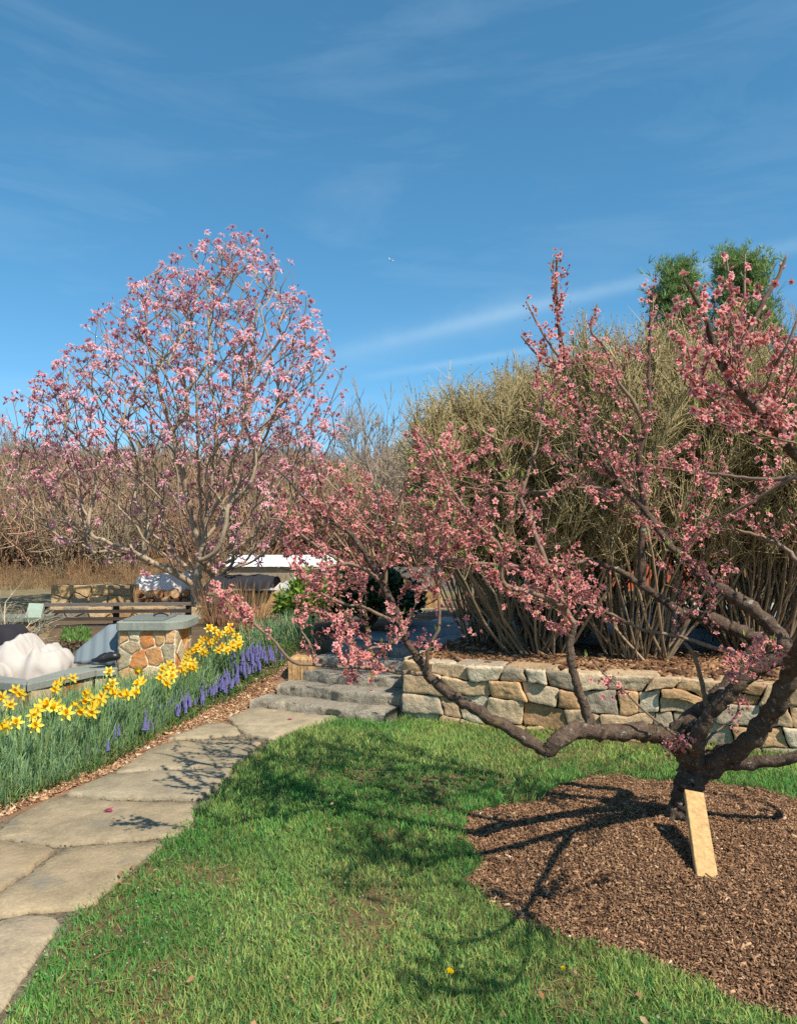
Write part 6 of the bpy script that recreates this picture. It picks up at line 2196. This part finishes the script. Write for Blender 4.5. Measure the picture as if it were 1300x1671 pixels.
tubes(mb, PT, np.array([0.0026, 0.003, 0.0028, 0.002, 0.0006])[None] * np.ones((m, 1)), 3, np.array([lin(104, 140, 70), lin(86, 124, 74), lin(136, 150, 84)])[r.integers(0, 3, m)] * r.uniform(0.7, 1.2, (m, 1)))
mb.build('hyacinth_leaves', M['leaf'], kind='stuff')


# daffodil flower: petals, trumpet and stem, copied with each flower its own object
def daffodil_parts():
    V, F, C = [], [], []
    pb_, pt_ = lin(252, 222, 60), lin(255, 238, 110)
    for k in range(6):
        az_ = k * math.pi / 3; ca, sa = math.cos(az_), math.sin(az_)
        lay = 0.0 if k % 2 else 0.003
        b = len(V)
        for s, w in ((0.006, 0.004), (0.016, 0.016), (0.028, 0.017), (0.037, 0.010)):
            zz = 0.002 + lay + 0.12 * s
            for q in (-1, 0, 1):
                V.append((ca * s - sa * q * w * .5, sa * s + ca * q * w * .5, zz - (0.002 if q == 0 else 0)))
                C.append(pb_ * (1 - s / 0.05) + pt_ * s / 0.05)
        V.append((ca * 0.044, sa * 0.044, 0.006 + lay)); C.append(pt_)
        for i in range(3):
            for q in range(2):
                F.append((b + i * 3 + q, b + i * 3 + q + 1, b + i * 3 + q + 4, b + i * 3 + q + 3))
        F += [(b + 9, b + 10, b + 12, b + 12), (b + 10, b + 11, b + 12, b + 12)]
    F4 = np.array([f for f in F if f[2] != f[3]]); F3 = np.array([f[:3] for f in F if f[2] == f[3]])
    pet = MB().add(np.array(V), [F4, F3], np.array(C))
    tr_ = MB()
    nS = 12
    rows = []
    prof = [(0.006, 0.0), (0.0095, 0.008), (0.0105, 0.018), (0.012, 0.027), (0.0165, 0.033), (0.0155, 0.0335), (0.0105, 0.026), (0.007, 0.010)]
    for i, (rad_, z_) in enumerate(prof):
        for j in range(nS):
            a2 = 2 * math.pi * j / nS
            fr = 1 + (0.12 * (1 if j % 2 else -1) if i in (4, 5) else 0)
            rows.append((math.cos(a2) * rad_ * fr, math.sin(a2) * rad_ * fr, z_))
    idx_ = np.arange(len(prof) * nS).reshape(len(prof), nS)
    a2 = idx_[:-1]; b2 = np.roll(a2, -1, 1); d2 = idx_[1:]; c2 = np.roll(d2, -1, 1)
    tr_.add(np.array(rows), np.stack([a2, b2, c2, d2], -1).reshape(-1, 4), lin(252, 204, 30))
    return pet, tr_


def rot_to(d):
    return Vector(d).normalized().to_track_quat('Z', 'Y')


cl_px = [
    ('in the nearest clump, at the left edge', [(5, 1137), (17, 1149), (37, 1132), (27, 1126), (6, 1175), (14, 1185), (27, 1180), (-12, 1160), (-30, 1175)]),
    ('standing singly on long stems before the low wall', [(98, 1117), (108, 1108), (92, 1124), (178, 1096), (120, 1106)]),
    ('in the second clump from the left, below the low wall', [(60, 1184), (63, 1159), (80, 1150), (88, 1156), (70, 1150), (110, 1164), (94, 1150), (54, 1166)]),
    ('in the wide middle clump, in front of the low wall', [(128, 1150), (136, 1158), (145, 1131), (150, 1150), (155, 1141), (161, 1152), (151, 1161), (166, 1144), (170, 1136), (178, 1121), (184, 1116), (189, 1131), (200, 1131), (210, 1134), (218, 1130), (142, 1141)]),
    ('in the small clump at the foot of the stone pillar', [(228, 1094), (230, 1111), (226, 1117), (268, 1091), (276, 1084), (270, 1101), (279, 1105), (275, 1114), (264, 1106), (282, 1095)]),
    ('in the clump just right of the stone pillar', [(299, 1086), (310, 1089), (305, 1076), (315, 1081), (308, 1066), (319, 1089), (313, 1060), (325, 1050), (331, 1044), (320, 1056), (302, 1094)]),
    ('in the top clump, farthest along the bed', [(340, 1041), (350, 1029), (360, 1035), (370, 1031), (376, 1024), (381, 1030), (386, 1040), (391, 1047), (376, 1050), (365, 1055), (346, 1050), (356, 1060), (369, 1061), (380, 1056), (388, 1052), (336, 1064), (342, 1026), (330, 1062), (352, 1043)]),
]
pet, trm = daffodil_parts()
stem_c = lin(112, 150, 82)
proto = None
r = np.random.default_rng(23)
first_daff = None
for lab, lst in cl_px:
    for px, py in lst:
        hf = 0.40
        d = 6.0
        for _ in range(25):
            p = P(px, py, d)
            g = float(H(p[0], d))
            d = 0.5 * d + 0.5 * (CAMH - hf - g) / max((py - 870) / FPX, 0.02)
        head = P(px, py, d)
        g = float(H(head[0], d))
        hh = head[2] - g
        foot = (head[0] + r.uniform(-.03, .03), d + r.uniform(-.02, .04), g - 0.01)
        root = thing('daffodil', 'yellow daffodil ' + lab, 'flower', foot, 'daffodils in the bed beside the path')
        face = unit(np.array([r.normal() * 0.5 + 0.15, -0.9 + r.normal() * 0.35, 0.12 + r.normal() * 0.25]))
        if (px, py) == (60, 1184):
            face = unit(np.array([0.1, -0.9, 0.35]))
        rel = head - np.array(foot)
        sc_ = r.uniform(1.1, 1.35)
        if first_daff is None:
            p_o = pet.build('petals', M['petal'], parent=root, origin=(0, 0, 0))
            t_o = trm.build('trumpet', M['petal'], parent=root, origin=(0, 0, 0))
            first_daff = (p_o, t_o)
        else:
            p_o, t_o = first_daff[0].copy(), first_daff[1].copy()
            for q in (p_o, t_o):
                COL.objects.link(q); q.parent = root
        qr = rot_to(face)
        for q in (p_o, t_o):
            q.location = Vector(rel); q.rotation_mode = 'QUATERNION'; q.rotation_quaternion = qr; q.scale = (sc_, sc_, sc_)
        sm = MB()
        bk = rel - face * 0.028
        pts = catmull(np.array([(0, 0, 0), bk * 0.5 + np.array([r.uniform(-.01, .01), 0.01, 0]), bk - np.array([0, 0, 0.03]) - face * 0.008, bk + np.array([0, 0, 0.004]), rel - face * 0.004]), 12)
        rr_ = np.array([0.0032] * 8 + [0.003, 0.004, 0.005, 0.005])
        tubes(sm, pts, rr_, 5, stem_c)
        sm.build('stem', M['leaf'], parent=root, origin=(0, 0, 0))

# grape hyacinths: small blue-violet spikes, each its own object
sv = MB()
bead = np.array([(1, 0, 0), (-1, 0, 0), (0, 1, 0), (0, -1, 0), (0, 0, 1), (0, 0, -1)]) * 0.0048
bq, bd = [], []
for lv in range(11):
    f = lv / 10
    rad_ = 0.0088 * (1 - f * 0.75)
    for j in range(6):
        a2 = j * math.pi / 3 + lv * 0.5
        bq.append((math.cos(a2) * rad_, math.sin(a2) * rad_, 0.082 + 0.062 * f))
bq = np.array(bq)
rr_ = np.random.default_rng(3)
inst(sv, bead, of, np.ones((6, 3)), bq, frames(np.tile([[0, 0, 1.0]], (len(bq), 1)), rr_.random(len(bq)) * 6), 1.15 - 0.55 * (bq[:, 2] - 0.082) / 0.062, lin(148, 142, 200) * rr_.uniform(0.75, 1.3, (len(bq), 1)))
st2 = MB(); tubes(st2, np.array([(0, 0, -0.01), (0.001, 0, 0.04), (0, 0, 0.09), (0, 0, 0.145)]), np.array([0.002, 0.002, 0.0018, 0.001]), 4, lin(100, 132, 84))
fproto = None
zones = [('in the dense blue drift at the head of the bed beside the steps', 0.84, 1.0, 150, -0.02, 0.40), ('in the blue drift halfway up the bed before the daffodil leaves', 0.67, 0.86, 95, -0.04, 0.26), ('scattered thinly along the lower edge of the bed near the path', 0.42, 0.67, 16, -0.02, 0.16)]
tot = np.concatenate([[0], np.cumsum(np.linalg.norm(np.diff(bed_front, axis=0), axis=1))]); tot /= tot[-1]
for lab, t0_, t1_, n, u0, u1 in zones:
    for i in range(n):
        t = r.uniform(t0_, t1_)
        j = min(np.searchsorted(tot, t, side='right') - 1, len(bed_front) - 2)
        f = (t - tot[j]) / (tot[j + 1] - tot[j])
        p = bed_front[j] * (1 - f) + bed_front[j + 1] * f
        d = unit(bed_front[j + 1] - bed_front[j]); nrm = np.array([-d[1], d[0]])
        p = p + nrm * r.uniform(u0, u1)
        z = float(H(p[0], p[1]))
        root = thing('grape_hyacinth', 'grape hyacinth ' + lab, 'flower', (p[0], p[1], z), 'grape hyacinths along the bed')
        if fproto is None:
            fproto = (sv.build('flower_spike', M['petal'], parent=root, origin=(0, 0, 0)), st2.build('stem', M['leaf'], parent=root, origin=(0, 0, 0)))
        else:
            for c in fproto:
                q = c.copy(); COL.objects.link(q); q.parent = root
        s = r.uniform(0.7, 1.3)
        root.scale = (s, s, s * r.uniform(0.9, 1.2))
        root.rotation_euler = (r.normal() * 0.1, r.normal() * 0.1, r.random() * 6.28)

# leafy ground cover between the daffodils and the low wall
gp = np.vstack([sample_poly([(-60, 1165), (60, 1150), (95, 1140), (60, 1185), (-60, 1200)], 700, r), sample_poly([(190, 1112), (240, 1102), (262, 1112), (240, 1132), (195, 1136)], 700, r)])
q = np.array([G(p[0], p[1], 0.10) for p in gp])
q[:, 2] = H(q[:, 0], q[:, 1]) + r.uniform(0.01, 0.13, len(q))
mb = MB()
tv = np.array([(0, 0, 0), (0.5, 0.1, 0.5), (0, 0.0, 0.5), (-0.5, 0.1, 0.5), (0, 0.05, 1.0)])
tf = [np.array([(0, 1, 2), (0, 2, 3), (1, 4, 2), (2, 4, 3)])]
q = np.repeat(q, 3, axis=0) + r.normal(size=(len(q) * 3, 3)) * 0.02
inst(mb, tv, tf, np.ones((5, 3)), q, frames(unit(r.normal(size=(len(q), 3)) + np.array([0, 0, 0.5])), r.random(len(q)) * 6.28), r.uniform(0.016, 0.034, len(q)), lin(74, 118, 62) * r.uniform(0.6, 1.2, (len(q), 1)))
# and the green patch behind the covers
gp = sample_poly([(98, 1046), (104, 1030), (135, 1026), (150, 1034), (146, 1048)], 500, r)
q = np.array([P(p[0], p[1], 8.6 + (1048 - p[1]) * 0.03) for p in gp])
inst(mb, tv, tf, np.ones((5, 3)), q, frames(unit(r.normal(size=(len(q), 3)) * .4 + np.array([0, 0, 1])), r.random(len(q)) * 6.28), np.stack([np.full(len(q), 0.02), np.full(len(q), 0.03), r.uniform(0.04, 0.08, len(q))], -1), lin(112, 146, 74) * r.uniform(0.7, 1.2, (len(q), 1)))
mb.build('ground_cover', M['leaf'], kind='stuff')

# a far airliner, a speck over the middle of the sky
ac = P(638, 424, 2300.0)
plane = thing('airplane', 'tiny white airliner high in the middle of the blue sky', 'airplane', tuple(ac))
fd_ = unit(np.array([0.93, 0.25, -0.28])); sd_ = unit(np.cross(fd_, (0, 0, 1.0))); ud_ = np.cross(sd_, fd_)
t_ = np.linspace(-1, 1, 11)
mb = MB(); tubes(mb, ac + fd_ * (t_ * 9.0)[:, None], 1.0 * np.sqrt(np.clip(1.02 - t_ ** 4, 0.01, 1)), 10, lin(240, 240, 242)); mb.build('fuselage', M['paint'], parent=plane)


def fin(name, root, tip, chord, tchord):
    mb = MB(); th = 0.18
    q = [root + fd_ * chord / 2, root - fd_ * chord / 2, tip - fd_ * (tchord / 2 + chord * .35), tip + fd_ * (tchord / 2 - chord * .35)]
    nn = unit(np.cross(q[1] - q[0], q[3] - q[0])) * th
    mb.add(np.array([p + nn for p in q] + [p - nn for p in q]), np.array([(0, 1, 2, 3), (7, 6, 5, 4), (0, 4, 5, 1), (1, 5, 6, 2), (2, 6, 7, 3), (3, 7, 4, 0)]), lin(236, 236, 240))
    mb.build(name, M['paint'], parent=plane, smooth_shade=False)


for sg in (-1, 1):
    fin('wing', ac + sd_ * sg * 0.8 + fd_ * 0.5, ac + sd_ * sg * 8.5 - fd_ * 0.5 + ud_ * 0.5, 3.4, 1.2)
    fin('tailplane', ac - fd_ * 8.0 + sd_ * sg * 0.4, ac - fd_ * 8.0 + sd_ * sg * 3.4, 1.8, 0.9)
fin('tail_fin', ac - fd_ * 7.6 + ud_ * 0.6, ac - fd_ * 7.8 + ud_ * 3.6, 2.4, 1.2)

# dandelions in the lawn
for (px, py), lab in (((733, 1589), 'bright yellow dandelion open in the lawn in front of the mulch bed'), ((918, 1580), 'small yellow dandelion at the lower edge of the mulch bed'), ((1060, 1224), 'tiny yellow dandelion in the grass before the retaining wall, left of the trunk'), ((975, 1183), 'tiny yellow dandelion in the grass under the long left limb')):
    p = G(px, py, 0.06)
    g = float(H(p[0], p[1]))
    root = thing('dandelion', lab, 'flower', (p[0], p[1], g))
    s = 1.0 if py == 1589 else 0.6
    V, F, C, tvv = [], [], [], 0
    mb = MB()
    nn_ = 70
    rr_ = np.random.default_rng(py)
    el = rr_.uniform(0.15, 1.5, nn_); az = rr_.random(nn_) * 6.28
    D = np.stack([np.cos(az) * np.cos(el), np.sin(az) * np.cos(el), np.sin(el)], -1)
    tv = np.array([(-0.0022, 0, 0), (0.0022, 0, 0), (0.0024, 0, 0.016), (-0.0024, 0, 0.016)]) * s
    inst(mb, tv, [np.array([(0, 1, 2, 3)])], np.broadcast_to(lin(255, 226, 30), (4, 3)), np.tile([[0, 0, 0.06]], (nn_, 1)), frames(D, rr_.random(nn_) * 6.28), np.ones(nn_), rr_.uniform(0.85, 1.1, (nn_, 1)) * np.ones((1, 3)))
    mb.build('flower_head', M['petal'], parent=root, origin=(0, 0, 0))
    mb = MB(); tubes(mb, np.array([(0, 0, 0), (0.003, 0, 0.03), (0, 0, 0.061)]), np.array([0.002, 0.002, 0.003]) * s, 5, lin(140, 150, 90)); mb.build('stem', M['leaf'], parent=root, origin=(0, 0, 0))

# two pink blooms dropped on the flagstones
for (px, py), lab in (((168, 1322), 'single pink petal dropped on the left edge of the flagstone path'), ((468, 1174), 'fallen pink blossom lying on the path just below the steps')):
    p = G(px, py, 0.03)
    mb = MB()
    inst(mb, *pk[2], np.array([[p[0], p[1], float(H(p[0], p[1])) + 0.032]]), frames(np.array([[0.9, 0.2, 0.12]]), np.array([0.4])), np.array([0.75 if px < 300 else 0.6]))
    tag(mb.build('fallen_blossom', M['petal'], origin=(p[0], p[1], float(H(p[0], p[1])) + 0.02)), lab, 'blossom')

# pale stones along the litter strip
for k, (px, py) in enumerate([(241, 1220), (221, 1244), (152, 1281), (200, 1271), (110, 1304), (322, 1133), (290, 1196)]):
    p = G(px, py, 0.02); g = float(H(p[0], p[1]))
    rr_ = np.random.default_rng(900 + k)
    mb = MB()
    ang = np.sort(rr_.random(7)) * 6.28
    q = np.stack([p[0] + np.cos(ang) * rr_.uniform(0.015, 0.03, 7), p[1] + np.sin(ang) * rr_.uniform(0.012, 0.022, 7)], -1)
    slab(mb, q, g, g + 0.022, lin(214, 204, 190), edge=0.006, jit=0.002, seed=k)
    tag(mb.build('pebble', M['wallstone'], origin=(p[0], p[1], g)), 'small white pebble in the brown litter along the left edge of the path', 'pebble', 'white pebbles beside the path')

for o in bpy.data.objects:
    if '_o' in o:
        del o['_o']
